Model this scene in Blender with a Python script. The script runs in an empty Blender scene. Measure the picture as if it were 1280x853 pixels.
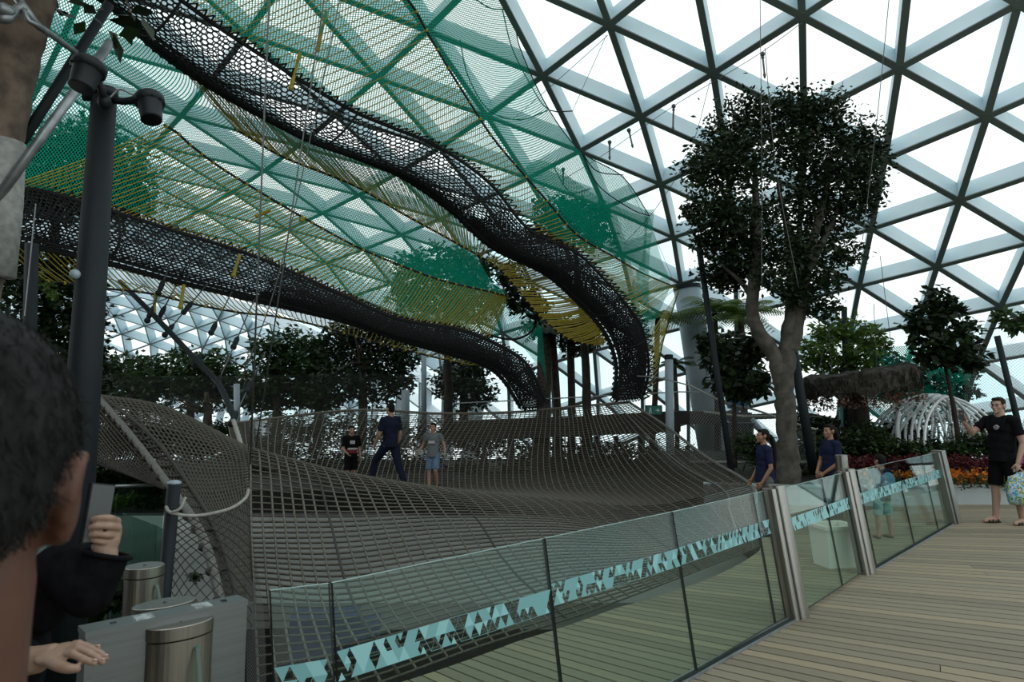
import bpy, math, random
import numpy as np
from mathutils import Vector, Matrix

# ------------------------------------------------------------------ camera, world, exposure
scene = bpy.context.scene
COL = scene.collection
F = 853.0
CAMH = 1.72
PITCH = math.atan(77.6 / 853.0)
cd = bpy.data.cameras.new('camera')
cd.sensor_width = 36.0
cd.lens = 24.0
cd.clip_start = 0.05
cd.clip_end = 500
cd.dof.use_dof = True
cd.dof.focus_distance = 14.0
cd.dof.aperture_fstop = 9.0
cam = bpy.data.objects.new('camera', cd)
cam.location = (0, 0, CAMH)
cam.rotation_euler = (math.radians(90) + PITCH, 0, 0)
COL.objects.link(cam)
scene.camera = cam

world = bpy.data.worlds.new('overcast_sky')
scene.world = world
world.use_nodes = True
wn = world.node_tree
wn.nodes.clear()
w_out = wn.nodes.new('ShaderNodeOutputWorld')
w_bg = wn.nodes.new('ShaderNodeBackground')
w_tc = wn.nodes.new('ShaderNodeTexCoord')
w_no = wn.nodes.new('ShaderNodeTexNoise')
w_no.inputs['Scale'].default_value = 2.2
w_no.inputs['Detail'].default_value = 4.0
w_cr = wn.nodes.new('ShaderNodeValToRGB')
w_cr.color_ramp.elements[0].position = 0.38
w_cr.color_ramp.elements[0].color = (0.66, 0.92, 0.97, 1)
w_cr.color_ramp.elements[1].position = 0.53
w_cr.color_ramp.elements[1].color = (1.0, 1.0, 1.0, 1)
wn.links.new(w_tc.outputs['Generated'], w_no.inputs['Vector'])
wn.links.new(w_no.outputs['Fac'], w_cr.inputs['Fac'])
# below the horizon the surroundings are dark ground
w_sp = wn.nodes.new('ShaderNodeSeparateXYZ'); wn.links.new(w_tc.outputs['Generated'], w_sp.inputs[0])
w_mr = wn.nodes.new('ShaderNodeMapRange'); w_mr.inputs['From Min'].default_value = -0.2; w_mr.inputs['From Max'].default_value = -0.12
wn.links.new(w_sp.outputs[2], w_mr.inputs['Value'])
w_mx = wn.nodes.new('ShaderNodeMix'); w_mx.data_type = 'RGBA'; w_mx.inputs['A'].default_value = (0.05, 0.055, 0.05, 1)
wn.links.new(w_mr.outputs['Result'], w_mx.inputs['Factor']); wn.links.new(w_cr.outputs['Color'], w_mx.inputs['B'])
wn.links.new(w_mx.outputs['Result'], w_bg.inputs['Color'])
w_bg.inputs['Strength'].default_value = 1.3
wn.links.new(w_bg.outputs['Background'], w_out.inputs['Surface'])

scene.view_settings.view_transform = 'Standard'
scene.view_settings.look = 'None'
scene.view_settings.exposure = 0.0
scene.view_settings.gamma = 1.0
scene.view_settings.use_curve_mapping = False
scene.cycles.use_denoising = True
scene.cycles.max_bounces = 8
scene.cycles.diffuse_bounces = 4
scene.cycles.transparent_max_bounces = 40
scene.cycles.caustics_reflective = False
scene.cycles.caustics_refractive = False

rng = np.random.default_rng(7)
random.seed(7)

# ------------------------------------------------------------------ helpers
def W(px, py, Y):
    """World point seen at photo pixel (px, py) at forward distance Y."""
    u = (px - 640.0) / F
    v = (426.5 - py) / F
    fw = math.cos(PITCH) - v * math.sin(PITCH)
    up = v * math.cos(PITCH) + math.sin(PITCH)
    s = Y / fw
    return np.array([u * s, Y, CAMH + up * s])

def G(px, py, z=0.0):
    """World point on the level z seen at photo pixel (px, py)."""
    u = (px - 640.0) / F
    v = (426.5 - py) / F
    fw = math.cos(PITCH) - v * math.sin(PITCH)
    up = v * math.cos(PITCH) + math.sin(PITCH)
    s = (z - CAMH) / up
    return np.array([u * s, fw * s, z])

def PIX(p):
    y = p[1]; z = p[2] - CAMH
    d = y * math.cos(PITCH) + z * math.sin(PITCH)
    u = z * math.cos(PITCH) - y * math.sin(PITCH)
    return (640 + F * p[0] / d, 426.5 - F * u / d)

def mesh_obj(name, V, Fc, mats, parent=None, smooth=False, midx=None, uv=None, attr=None):
    V = np.asarray(V, dtype=np.float64).reshape(-1, 3)
    me = bpy.data.meshes.new(name)
    if isinstance(Fc, np.ndarray) and Fc.ndim == 2:
        n, k = Fc.shape
        me.vertices.add(len(V)); me.vertices.foreach_set('co', V.astype(np.float32).ravel())
        me.loops.add(n * k); me.loops.foreach_set('vertex_index', Fc.astype(np.int32).ravel())
        me.polygons.add(n)
        me.polygons.foreach_set('loop_start', np.arange(0, n * k, k, dtype=np.int32))
        me.update(calc_edges=True)
    else:
        me.from_pydata([tuple(v) for v in V], [], [tuple(int(i) for i in f) for f in Fc])
        me.update()
    if not isinstance(mats, (list, tuple)):
        mats = [mats]
    for m in mats:
        me.materials.append(m)
    if midx is not None:
        me.polygons.foreach_set('material_index', np.asarray(midx, dtype=np.int32))
    if smooth:
        me.polygons.foreach_set('use_smooth', np.ones(len(me.polygons), dtype=bool))
    if uv is not None:
        l = me.uv_layers.new(name='UVMap')
        vi = np.empty(len(me.loops), dtype=np.int32)
        me.loops.foreach_get('vertex_index', vi)
        l.data.foreach_set('uv', np.asarray(uv, dtype=np.float32)[vi].ravel())
    if attr is not None:
        a = me.attributes.new('tone', 'FLOAT', 'POINT')
        a.data.foreach_set('value', np.asarray(attr, dtype=np.float32))
    o = bpy.data.objects.new(name, me)
    COL.objects.link(o)
    if parent is not None:
        o.parent = parent
        o.matrix_parent_inverse = parent_matrix(parent).inverted()
    return o

def parent_matrix(p):
    m = Matrix.LocRotScale(p.location, p.rotation_euler, p.scale)
    if p.parent is not None:
        m = parent_matrix(p.parent) @ p.matrix_parent_inverse @ m
    return m

def empty(name, loc, label=None, cat=None, group=None):
    o = bpy.data.objects.new(name, None)
    o.location = tuple(float(c) for c in loc)
    o.empty_display_size = 0.1
    COL.objects.link(o)
    return tag(o, label, cat, group)

def tag(o, label=None, cat=None, group=None, kind=None):
    if label: o['label'] = label
    if cat: o['category'] = cat
    if group: o['group'] = group
    if kind: o['kind'] = kind
    return o

class MB:
    """Collects shapes into one mesh."""
    def __init__(self):
        self.V = []; self.Fc = []; self.M = []; self.n = 0
    def add(self, V, Fc, m=0):
        V = np.asarray(V, float).reshape(-1, 3)
        for f in Fc:
            self.Fc.append(tuple(int(i) + self.n for i in f)); self.M.append(m)
        self.V.append(V); self.n += len(V)
        return self
    def box(self, c, s, rz=0, m=0, R=None):
        c = np.asarray(c, float); h = np.asarray(s, float) / 2
        P = np.array([[x, y, z] for x in (-1, 1) for y in (-1, 1) for z in (-1, 1)]) * h
        if R is None:
            ca, sa = math.cos(rz), math.sin(rz)
            R = np.array([[ca, -sa, 0], [sa, ca, 0], [0, 0, 1]])
        P = P @ np.asarray(R).T + c
        return self.add(P, [(0, 1, 3, 2), (4, 6, 7, 5), (0, 4, 5, 1), (2, 3, 7, 6), (0, 2, 6, 4), (1, 5, 7, 3)], m)
    def hexa(self, P, m=0):
        """box from 8 corners: four bottom (ccw), four top."""
        return self.add(P, [(3, 2, 1, 0), (4, 5, 6, 7), (0, 1, 5, 4), (1, 2, 6, 5), (2, 3, 7, 6), (3, 0, 4, 7)], m)
    def tube(self, pts, r, sides=8, m=0, cap=True):
        V, Fc = tube_mesh(pts, r, sides, cap)
        return self.add(V, Fc, m)
    def ell(self, c, r, R=None, seg=12, rings=8, m=0):
        V, Fc = ell_mesh(c, r, R, seg, rings)
        return self.add(V, Fc, m)
    def prism(self, poly, z0, z1, m=0):
        n = len(poly)
        V = [(x, y, z0) for x, y in poly] + [(x, y, z1) for x, y in poly]
        Fc = [tuple(range(n))[::-1], tuple(range(n, 2 * n))] + [(i, (i + 1) % n, n + (i + 1) % n, n + i) for i in range(n)]
        return self.add(V, Fc, m)
    def build(self, name, mats, parent=None, smooth=False):
        return mesh_obj(name, np.concatenate(self.V), self.Fc, mats, parent, smooth, self.M)

def frames(P):
    P = np.asarray(P, float)
    T = np.gradient(P, axis=0)
    for k in range(len(T)):
        if np.linalg.norm(T[k]) < 1e-9: T[k] = P[-1] - P[0]
    T /= np.linalg.norm(T, axis=1)[:, None] + 1e-12
    a = np.array([0, 0, 1.0]) if abs(T[0][2]) < 0.9 else np.array([1.0, 0, 0])
    N = []
    n = np.cross(T[0], a); n /= np.linalg.norm(n)
    for t in T:
        n = n - t * (n @ t); n /= np.linalg.norm(n) + 1e-12
        N.append(n.copy())
    N = np.array(N)
    return T, N, np.cross(T, N)

def tube_mesh(pts, r, sides=8, cap=True):
    P = np.asarray(pts, float)
    r = np.broadcast_to(np.asarray(r, float), (len(P),))
    T, N, B = frames(P)
    a = np.linspace(0, 2 * np.pi, sides, endpoint=False)
    V = P[:, None] + r[:, None, None] * (np.cos(a)[None, :, None] * N[:, None] + np.sin(a)[None, :, None] * B[:, None])
    V = V.reshape(-1, 3)
    Fc = []
    for i in range(len(P) - 1):
        for k in range(sides):
            k2 = (k + 1) % sides
            Fc.append((i * sides + k, i * sides + k2, (i + 1) * sides + k2, (i + 1) * sides + k))
    if cap:
        Fc.append(tuple(range(sides))[::-1])
        Fc.append(tuple((len(P) - 1) * sides + k for k in range(sides)))
    return V, Fc

def ell_mesh(c, r, R=None, seg=12, rings=8):
    c = np.asarray(c, float); r = np.broadcast_to(np.asarray(r, float), (3,))
    V = [(0, 0, 1)]
    for i in range(1, rings):
        t = math.pi * i / rings
        for k in range(seg):
            a = 2 * math.pi * k / seg
            V.append((math.sin(t) * math.cos(a), math.sin(t) * math.sin(a), math.cos(t)))
    V.append((0, 0, -1))
    V = np.array(V) * r
    if R is not None: V = V @ np.asarray(R).T
    V = V + c
    Fc = [(0, 1 + k, 1 + (k + 1) % seg) for k in range(seg)]
    for i in range(rings - 2):
        b = 1 + i * seg
        Fc += [(b + k, b + seg + k, b + seg + (k + 1) % seg, b + (k + 1) % seg) for k in range(seg)]
    b = 1 + (rings - 2) * seg
    Fc += [(b + k, len(V) - 1, b + (k + 1) % seg) for k in range(seg)]
    return V, Fc

def struts(A, B, r, sides=4, sag=0.0):
    """One thin prism per edge A[i]-B[i]: vertices and quads."""
    A = np.asarray(A, float); B = np.asarray(B, float)
    r = np.broadcast_to(np.asarray(r, float), (len(A),))
    T = B - A; L = np.linalg.norm(T, axis=1)[:, None] + 1e-9
    T = T / L
    ref = np.where(np.abs(T[:, 2:3]) < 0.9, np.array([[0, 0, 1.0]]), np.array([[1.0, 0, 0]]))
    N = np.cross(T, ref); N /= np.linalg.norm(N, axis=1)[:, None]
    Bn = np.cross(T, N)
    a = np.linspace(0, 2 * np.pi, sides, endpoint=False)
    off = r[:, None, None] * (np.cos(a)[None, :, None] * N[:, None] + np.sin(a)[None, :, None] * Bn[:, None])
    V = np.concatenate([A[:, None] + off, B[:, None] + off], 1)
    n = len(A)
    base = (np.arange(n) * 2 * sides)[:, None]
    fs = []
    for k in range(sides):
        k2 = (k + 1) % sides
        fs.append(np.concatenate([base + k, base + k2, base + sides + k2, base + sides + k], 1))
    Fq = np.stack(fs, 1).reshape(-1, 4)
    return V.reshape(-1, 3), Fq

def cat_meshes(parts):
    V = []; Fc = []; n = 0
    for v, f in parts:
        V.append(v); Fc.append(np.asarray(f) + n); n += len(v)
    return np.concatenate(V), np.concatenate(Fc)

def catmull(P, n):
    """Resample control points (k, ...) to n by a Catmull-Rom curve through them."""
    P = np.asarray(P, float)
    k = len(P)
    t = np.linspace(0, k - 1, n)
    i = np.clip(t.astype(int), 0, k - 2)
    f = (t - i).reshape((-1,) + (1,) * (P.ndim - 1))
    ext = np.concatenate([2 * P[:1] - P[1:2], P, 2 * P[-1:] - P[-2:-1]])
    p0, p1, p2, p3 = ext[i], ext[i + 1], ext[i + 2], ext[i + 3]
    return 0.5 * (2 * p1 + (p2 - p0) * f + (2 * p0 - 5 * p1 + 4 * p2 - p3) * f ** 2 + (3 * p1 - p0 - 3 * p2 + p3) * f ** 3)

def even(P, n):
    """Resample a polyline to n points evenly spaced by length."""
    P = np.asarray(P, float)
    d = np.r_[0, np.cumsum(np.linalg.norm(np.diff(P, axis=0), axis=1))]
    t = np.linspace(0, d[-1], n)
    return np.stack([np.interp(t, d, P[:, c]) for c in range(P.shape[1])], 1)

def curve(pts, n):
    return even(catmull(np.array(pts, float), max(len(pts) * 12, 24)), n)

def WP(lst):
    return [W(*p) for p in lst]

# ------------------------------------------------------------------ materials
def mat(name, col, rough=0.6, metal=0.0, var=0.0, scale=6.0, col2=None, bump=0.0, spec=0.5, coords='Object', stretch=None, trans=0.0):
    m = bpy.data.materials.new(name)
    m.use_nodes = True
    nt = m.node_tree
    b = nt.nodes['Principled BSDF']
    b.inputs['Base Color'].default_value = (*col, 1)
    b.inputs['Roughness'].default_value = rough
    b.inputs['Metallic'].default_value = metal
    b.inputs['Specular IOR Level'].default_value = spec
    if var > 0 or col2 is not None or bump > 0:
        tc = nt.nodes.new('ShaderNodeTexCoord')
        no = nt.nodes.new('ShaderNodeTexNoise')
        no.inputs['Scale'].default_value = scale
        no.inputs['Detail'].default_value = 5
        if stretch is not None:
            mp = nt.nodes.new('ShaderNodeMapping')
            mp.inputs['Scale'].default_value = stretch
            nt.links.new(tc.outputs[coords], mp.inputs['Vector'])
            nt.links.new(mp.outputs['Vector'], no.inputs['Vector'])
        else:
            nt.links.new(tc.outputs[coords], no.inputs['Vector'])
        cr = nt.nodes.new('ShaderNodeValToRGB')
        c2 = col2 if col2 is not None else tuple(min(1, c * (1 + var)) for c in col)
        c1 = col if col2 is not None else tuple(c * (1 - var) for c in col)
        cr.color_ramp.elements[0].position = 0.34; cr.color_ramp.elements[0].color = (*c1, 1)
        cr.color_ramp.elements[1].position = 0.66; cr.color_ramp.elements[1].color = (*c2, 1)
        nt.links.new(no.outputs['Fac'], cr.inputs['Fac'])
        nt.links.new(cr.outputs['Color'], b.inputs['Base Color'])
        if bump > 0:
            bp = nt.nodes.new('ShaderNodeBump')
            bp.inputs['Strength'].default_value = bump
            bp.inputs['Distance'].default_value = 0.02
            nt.links.new(no.outputs['Fac'], bp.inputs['Height'])
            nt.links.new(bp.outputs['Normal'], b.inputs['Normal'])
    return m

def leaf_mat(name, c1, c2, trans=0.35, rough=0.45):
    """Leaf: two greens by leaf, some light through."""
    m = bpy.data.materials.new(name); m.use_nodes = True
    nt = m.node_tree; nt.nodes.clear()
    out = nt.nodes.new('ShaderNodeOutputMaterial')
    at = nt.nodes.new('ShaderNodeAttribute'); at.attribute_name = 'tone'
    mx = nt.nodes.new('ShaderNodeMix'); mx.data_type = 'RGBA'
    mx.inputs['A'].default_value = (*c1, 1); mx.inputs['B'].default_value = (*c2, 1)
    nt.links.new(at.outputs['Fac'], mx.inputs['Factor'])
    pb = nt.nodes.new('ShaderNodeBsdfPrincipled'); pb.inputs['Roughness'].default_value = rough
    pb.inputs['Specular IOR Level'].default_value = 0.3
    tl = nt.nodes.new('ShaderNodeBsdfTranslucent')
    nt.links.new(mx.outputs['Result'], pb.inputs['Base Color'])
    nt.links.new(mx.outputs['Result'], tl.inputs['Color'])
    ms = nt.nodes.new('ShaderNodeMixShader'); ms.inputs['Fac'].default_value = trans
    nt.links.new(pb.outputs['BSDF'], ms.inputs[1]); nt.links.new(tl.outputs['BSDF'], ms.inputs[2])
    nt.links.new(ms.outputs['Shader'], out.inputs['Surface'])
    return m

def glass_mat(name, tint, ior=1.45, rough=0.0, refl=1.0):
    m = bpy.data.materials.new(name); m.use_nodes = True
    nt = m.node_tree; nt.nodes.clear()
    out = nt.nodes.new('ShaderNodeOutputMaterial')
    lw = nt.nodes.new('ShaderNodeLayerWeight'); lw.inputs['Blend'].default_value = 0.5
    pw = nt.nodes.new('ShaderNodeMath'); pw.operation = 'POWER'; pw.inputs[1].default_value = 4.0
    nt.links.new(lw.outputs['Facing'], pw.inputs[0])
    mu = nt.nodes.new('ShaderNodeMath'); mu.operation = 'MULTIPLY_ADD'; mu.inputs[1].default_value = 0.9 * refl; mu.inputs[2].default_value = 0.035 * refl
    nt.links.new(pw.outputs[0], mu.inputs[0])
    tr = nt.nodes.new('ShaderNodeBsdfTransparent'); tr.inputs['Color'].default_value = (*tint, 1)
    gl = nt.nodes.new('ShaderNodeBsdfGlossy'); gl.inputs['Roughness'].default_value = rough
    gl.inputs['Color'].default_value = (0.9, 0.95, 0.93, 1)
    ms = nt.nodes.new('ShaderNodeMixShader')
    nt.links.new(mu.outputs[0], ms.inputs['Fac'])
    nt.links.new(tr.outputs['BSDF'], ms.inputs[1]); nt.links.new(gl.outputs['BSDF'], ms.inputs[2])
    nt.links.new(ms.outputs['Shader'], out.inputs['Surface'])
    return m

def net_mat(name, col, cell, thick, trans=0.5):
    """Fine knotted mesh: a grid of threads in the sheet's own UV (metres), holes between them."""
    m = bpy.data.materials.new(name); m.use_nodes = True
    nt = m.node_tree; nt.nodes.clear(); L = nt.links
    out = nt.nodes.new('ShaderNodeOutputMaterial')
    uv = nt.nodes.new('ShaderNodeUVMap'); uv.uv_map = 'UVMap'
    sp = nt.nodes.new('ShaderNodeSeparateXYZ'); L.new(uv.outputs['UV'], sp.inputs[0])
    def th(sock):
        a = nt.nodes.new('ShaderNodeMath'); a.operation = 'DIVIDE'; a.inputs[1].default_value = cell; L.new(sock, a.inputs[0])
        b = nt.nodes.new('ShaderNodeMath'); b.operation = 'FRACT'; L.new(a.outputs[0], b.inputs[0])
        c = nt.nodes.new('ShaderNodeMath'); c.operation = 'LESS_THAN'; c.inputs[1].default_value = thick; L.new(b.outputs[0], c.inputs[0])
        return c.outputs[0]
    ad = nt.nodes.new('ShaderNodeMath'); ad.operation = 'ADD'; L.new(sp.outputs[0], ad.inputs[0]); L.new(sp.outputs[1], ad.inputs[1])
    sb = nt.nodes.new('ShaderNodeMath'); sb.operation = 'SUBTRACT'; L.new(sp.outputs[0], sb.inputs[0]); L.new(sp.outputs[1], sb.inputs[1])
    mx = nt.nodes.new('ShaderNodeMath'); mx.operation = 'MAXIMUM'
    L.new(th(ad.outputs[0]), mx.inputs[0]); L.new(th(sb.outputs[0]), mx.inputs[1])
    df = nt.nodes.new('ShaderNodeBsdfDiffuse'); df.inputs['Color'].default_value = (*col, 1)
    tl = nt.nodes.new('ShaderNodeBsdfTranslucent'); tl.inputs['Color'].default_value = (*col, 1)
    m1 = nt.nodes.new('ShaderNodeMixShader'); m1.inputs['Fac'].default_value = trans
    L.new(df.outputs[0], m1.inputs[1]); L.new(tl.outputs[0], m1.inputs[2])
    tr = nt.nodes.new('ShaderNodeBsdfTransparent')
    m2 = nt.nodes.new('ShaderNodeMixShader')
    L.new(mx.outputs[0], m2.inputs['Fac']); L.new(tr.outputs[0], m2.inputs[1]); L.new(m1.outputs[0], m2.inputs[2])
    L.new(m2.outputs[0], out.inputs['Surface'])
    return m

M_roof_underside_shade = mat('roof_underside_shade', (0.15, 0.195, 0.185), 0.5)  # shade on the undersides of the roof members, put into the colour
M_steel_roof = mat('painted_roof_steel', (0.66, 0.78, 0.83), 0.45, 0.0, 0.06, 0.7)
M_roof_glass = glass_mat('roof_glass', (0.90, 0.965, 0.96), refl=0.5)
M_black_rope = mat('black_rope', (0.012, 0.014, 0.015), 0.85)
M_yellow_rope = mat('yellow_rope', (0.34, 0.28, 0.03), 0.8, 0, 0.15, 30)
M_brown_rope = mat('brown_rope', (0.125, 0.115, 0.09), 0.9, 0, 0.3, 40)
M_rope_light = mat('light_brown_rope', (0.125, 0.116, 0.093), 0.9, 0, 0.2, 40)
M_rope_dark = mat('weathered_dark_rope', (0.070, 0.064, 0.050), 0.9, 0, 0.25, 40)
M_brown_knot = mat('dark_knot', (0.04, 0.037, 0.03), 0.9)
M_grey_rope = mat('grey_rope', (0.13, 0.128, 0.115), 0.85, 0, 0.25, 40)
M_pale_rope = mat('pale_rope', (0.30, 0.30, 0.27), 0.85, 0, 0.15, 40)
M_green_net = net_mat('green_net', (0.008, 0.34, 0.22), 0.055, 0.32, 0.55)
M_wire = mat('steel_cable', (0.10, 0.105, 0.105), 0.5, 0.6)
M_stainless = mat('brushed_stainless', (0.33, 0.32, 0.29), 0.32, 1.0, 0.10, 3.0, stretch=(60, 60, 1.0), bump=0.02)
M_dark_steel = mat('dark_painted_steel', (0.012, 0.017, 0.020), 0.6, 0, 0.1, 3, spec=0.2)
M_col_steel = mat('grey_blue_painted_steel', (0.27, 0.34, 0.38), 0.4, 0.0, 0.04, 2)
M_galv = mat('galvanised_pipe', (0.30, 0.33, 0.34), 0.42, 0.7, 0.2, 12)
M_fence_glass = glass_mat('fence_glass', (0.855, 0.945, 0.91), refl=0.5)
M_glass_edge = mat('glass_edge', (0.035, 0.09, 0.075), 0.2, 0, 0.0)
M_gap = mat('dark_joint', (0.01, 0.018, 0.016), 0.7)
M_frit = mat('teal_frit', (0.15, 0.36, 0.37), 0.5)
M_frit_pale = mat('pale_teal_frit', (0.24, 0.50, 0.51), 0.5)
# ------------------------------------------------------------------ the glass roof (grid shell)
CO = np.array([0.5739, 12.2786, 7.8293, 3.7132, 7.2298, -3.251, -0.8882, 0.0479, 1.0489, 0.0206, -0.3119, -0.8853, 8.0194, 1.9561, -2.3645, -2.2719, -0.5845, 0.6981, 0.7415, 0.1631, -1.459, -1.5491, -0.2335, 0.1462, 1.0682, 0.5252, -0.9463, 0.5504, 0.1516, -0.2158]).reshape(-1, 3)
EXPS = [(a, b) for a in range(4) for b in range(4 - a)]
ROOF_S = 1.15
def roof_pt(i, j):
    x = i / 4.0; y = j / 4.0
    p = sum(CO[k] * (x ** a * y ** b) for k, (a, b) in enumerate(EXPS))
    p = p - np.array([0, 0, CAMH])
    return p * ROOF_S + np.array([0, 0, CAMH])

BX = [-400, 0, 60, 147, 213, 320, 423, 500, 576, 640]; BY = [200, 232, 240, 266, 287, 321, 366, 399, 412, 440]
def far_f(i, j):
    """How far past the lower walkway's line of sight a roof point lies on the left: there the roof runs on further away."""
    p = roof_pt(i, j)
    if p[1] < 2: return -9.0
    x, y = PIX(p)
    if x > 640: return -9.0
    return (y - float(np.interp(x, BX, BY))) / 100.0
def shell_pt(i, j):
    p = roof_pt(i, j)
    f = far_f(i, j)
    if f > 0:
        f = min(f, 1.6); k = 1 + 0.85 * (f * f * (3 - 2 * f) if f < 1 else 1 + 0.3 * (f - 1))
        w = min(1.0, max(0.0, (600 - PIX(p)[0]) / 120.0))
        k = 1 + (k - 1) * w
        c = np.array([0, 0, CAMH]); p = c + (p - c) * k
    return p
def roof_n(i, j):
    a = shell_pt(i + .1, j) - shell_pt(i - .1, j); b = shell_pt(i, j + .1) - shell_pt(i, j - .1)
    n = np.cross(a, b); n /= np.linalg.norm(n) + 1e-9
    return n if n[2] > 0 else -n
DEP, WID = 0.41, 0.115
mb = MB(); gV = []; gF = []
def lattice(step, keep, lmax, DEP=0.41):
    nodes = {}
    for i in np.arange(-26, 12, step):
        for j in np.arange(-5, 18, step):
            p = roof_pt(i, j)
            if p[2] < -4.0 or p[1] < 1.0 or p[1] > 50 or abs(p[0]) > 46: continue
            if not keep(far_f(i, j), p): continue
            nodes[(i, j)] = shell_pt(i, j)
    for (i, j), p in nodes.items():
        for d in ((step, 0), (0, step), (step, -step)):
            q = nodes.get((i + d[0], j + d[1]))
            if q is None or np.linalg.norm(q - p) > lmax: continue
            n = roof_n(i + d[0] / 2, j + d[1] / 2)
            t = (q - p) / np.linalg.norm(q - p)
            s = np.cross(t, n); s /= np.linalg.norm(s)
            n = np.cross(s, t); n = n if n[2] > 0 else -n
            w = s * WID / 2; up = n * DEP; dn = n * 0.0
            mb.hexa([p - w + dn, p + w + dn, q + w + dn, q - w + dn, p - w + up, p + w + up, q + w + up, q - w + up])
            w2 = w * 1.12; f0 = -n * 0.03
            mb.hexa([p - w2 + f0, p + w2 + f0, q + w2 + f0, q - w2 + f0, p - w2, p + w2, q + w2, q - w2], 1)  # thin bottom strip carrying the painted underside shade
        n = roof_n(i, j)
        mb.tube([p, p + n * DEP], 0.10, 8)
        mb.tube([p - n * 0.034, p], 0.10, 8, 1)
    idx = {}
    for k, p in nodes.items():
        idx[k] = len(gV); gV.append(p + roof_n(*k) * (DEP - 0.02))
    for (i, j) in nodes:
        for tri in (((i, j), (i + step, j), (i, j + step)), ((i + step, j), (i + step, j - step), (i, j))):
            if all(t in nodes for t in tri):
                if max(np.linalg.norm(nodes[tri[a]] - nodes[tri[(a + 1) % 3]]) for a in range(3)) < lmax:
                    gF.append([idx[t] for t in tri])
lattice(1.0, lambda f, p: f < 0.45 or PIX(p)[0] > 560, 4.5)
lattice(0.5, lambda f, p: f > -0.05 and PIX(p)[0] < 600, 6.0, 0.85)
roof = tag(mb.build('ceiling', [M_steel_roof, M_roof_underside_shade]), kind='structure')
glz = mesh_obj('glazing', gV, gF, M_roof_glass, roof)
tag(glz, kind='structure')

# ------------------------------------------------------------------ ground, pit and deck
M_soil = mat('dark_soil', (0.020, 0.021, 0.015), 0.95, 0, 0.4, 3, bump=0.3)
M_slab = mat('pale_concrete', (0.23, 0.24, 0.22), 0.85, 0, 0.12, 1.2)
M_pit = mat('shaded_concrete', (0.014, 0.015, 0.014), 0.9, 0, 0.2, 2)  # shade under the deck painted into pit floor and slab face
gm = MB()
gm.box((0, 3, -2.3), (90, 46, 0.3))
tag(gm.build('ground', M_soil), kind='structure')
gm = MB()
gm.box((0, 20.4, -0.55), (60, 8.8, 0.5)); gm.box((17, 12, -0.55), (24, 14, 0.5)); gm.box((-22, 12, -0.55), (18, 14, 0.5))
tag(gm.build('ground_bed', M_soil), kind='structure')
sm = MB()
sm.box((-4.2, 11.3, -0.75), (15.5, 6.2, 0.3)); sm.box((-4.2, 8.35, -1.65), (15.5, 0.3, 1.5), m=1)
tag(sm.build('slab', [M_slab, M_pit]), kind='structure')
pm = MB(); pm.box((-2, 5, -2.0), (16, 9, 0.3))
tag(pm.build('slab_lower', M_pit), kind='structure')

M_deck = bpy.data.materials.new('weathered_deck_timber'); M_deck.use_nodes = True
nt = M_deck.node_tree; b = nt.nodes['Principled BSDF']; b.inputs['Roughness'].default_value = 0.62
b.inputs['Specular IOR Level'].default_value = 0.35
at = nt.nodes.new('ShaderNodeAttribute'); at.attribute_name = 'tone'
uvn = nt.nodes.new('ShaderNodeUVMap'); uvn.uv_map = 'UVMap'
mp = nt.nodes.new('ShaderNodeMapping'); mp.inputs['Scale'].default_value = (1.1, 60, 1)
no = nt.nodes.new('ShaderNodeTexNoise'); no.inputs['Scale'].default_value = 1.0; no.inputs['Detail'].default_value = 6
nt.links.new(uvn.outputs['UV'], mp.inputs['Vector']); nt.links.new(mp.outputs['Vector'], no.inputs['Vector'])
cr = nt.nodes.new('ShaderNodeValToRGB')
cr.color_ramp.elements[0].color = (0.16, 0.135, 0.095, 1); cr.color_ramp.elements[1].color = (0.32, 0.26, 0.165, 1)
e = cr.color_ramp.elements.new(0.55); e.color = (0.23, 0.20, 0.142, 1)
ad = nt.nodes.new('ShaderNodeMath'); ad.operation = 'MULTIPLY_ADD'; ad.inputs[1].default_value = 0.45; 
nt.links.new(no.outputs['Fac'], ad.inputs[0]); 
m2 = nt.nodes.new('ShaderNodeMath'); m2.operation = 'MULTIPLY'; m2.inputs[1].default_value = 0.62
nt.links.new(at.outputs['Fac'], m2.inputs[0]); nt.links.new(m2.outputs[0], ad.inputs[2])
nt.links.new(ad.outputs[0], cr.inputs['Fac']); nt.links.new(cr.outputs['Color'], b.inputs['Base Color'])

C0 = np.array([-6.1, 10.1])
def r_in(a):      # inner edge of the boardwalk round the net, by angle (degrees)
    return float(np.interp(a, [-80, -47.5, -39, -31, -12, -5.7, 6], [8.2, 7.86, 7.9, 8.12, 9.2, 9.4, 9.6]))
STEP = 0.74
dV = []; dF = []; dT = []; dU = []
def plank(a0, a1, r0a, r0b, r1, tone, uo):
    n = len(dV)
    for rr, z in ((0, 0.0), (0, -0.03)):
        for a, r in ((a0, r0a), (a1, r0b), (a1, r1), (a0, r1)):
            dV.append((C0[0] + r * math.cos(math.radians(a)), C0[1] + r * math.sin(math.radians(a)), z))
            dT.append(tone)
            dU.append((r + uo, (a if z == 0 else a) * 0.17 + uo))
    dF.extend([(n, n + 3, n + 2, n + 1), (n, n + 1, n + 5, n + 4), (n + 1, n + 2, n + 6, n + 5), (n + 3, n, n + 4, n + 7), (n + 2, n + 3, n + 7, n + 6)])
a = -72.0
pr = random.Random(3)
R_OUT = 24.0
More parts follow.
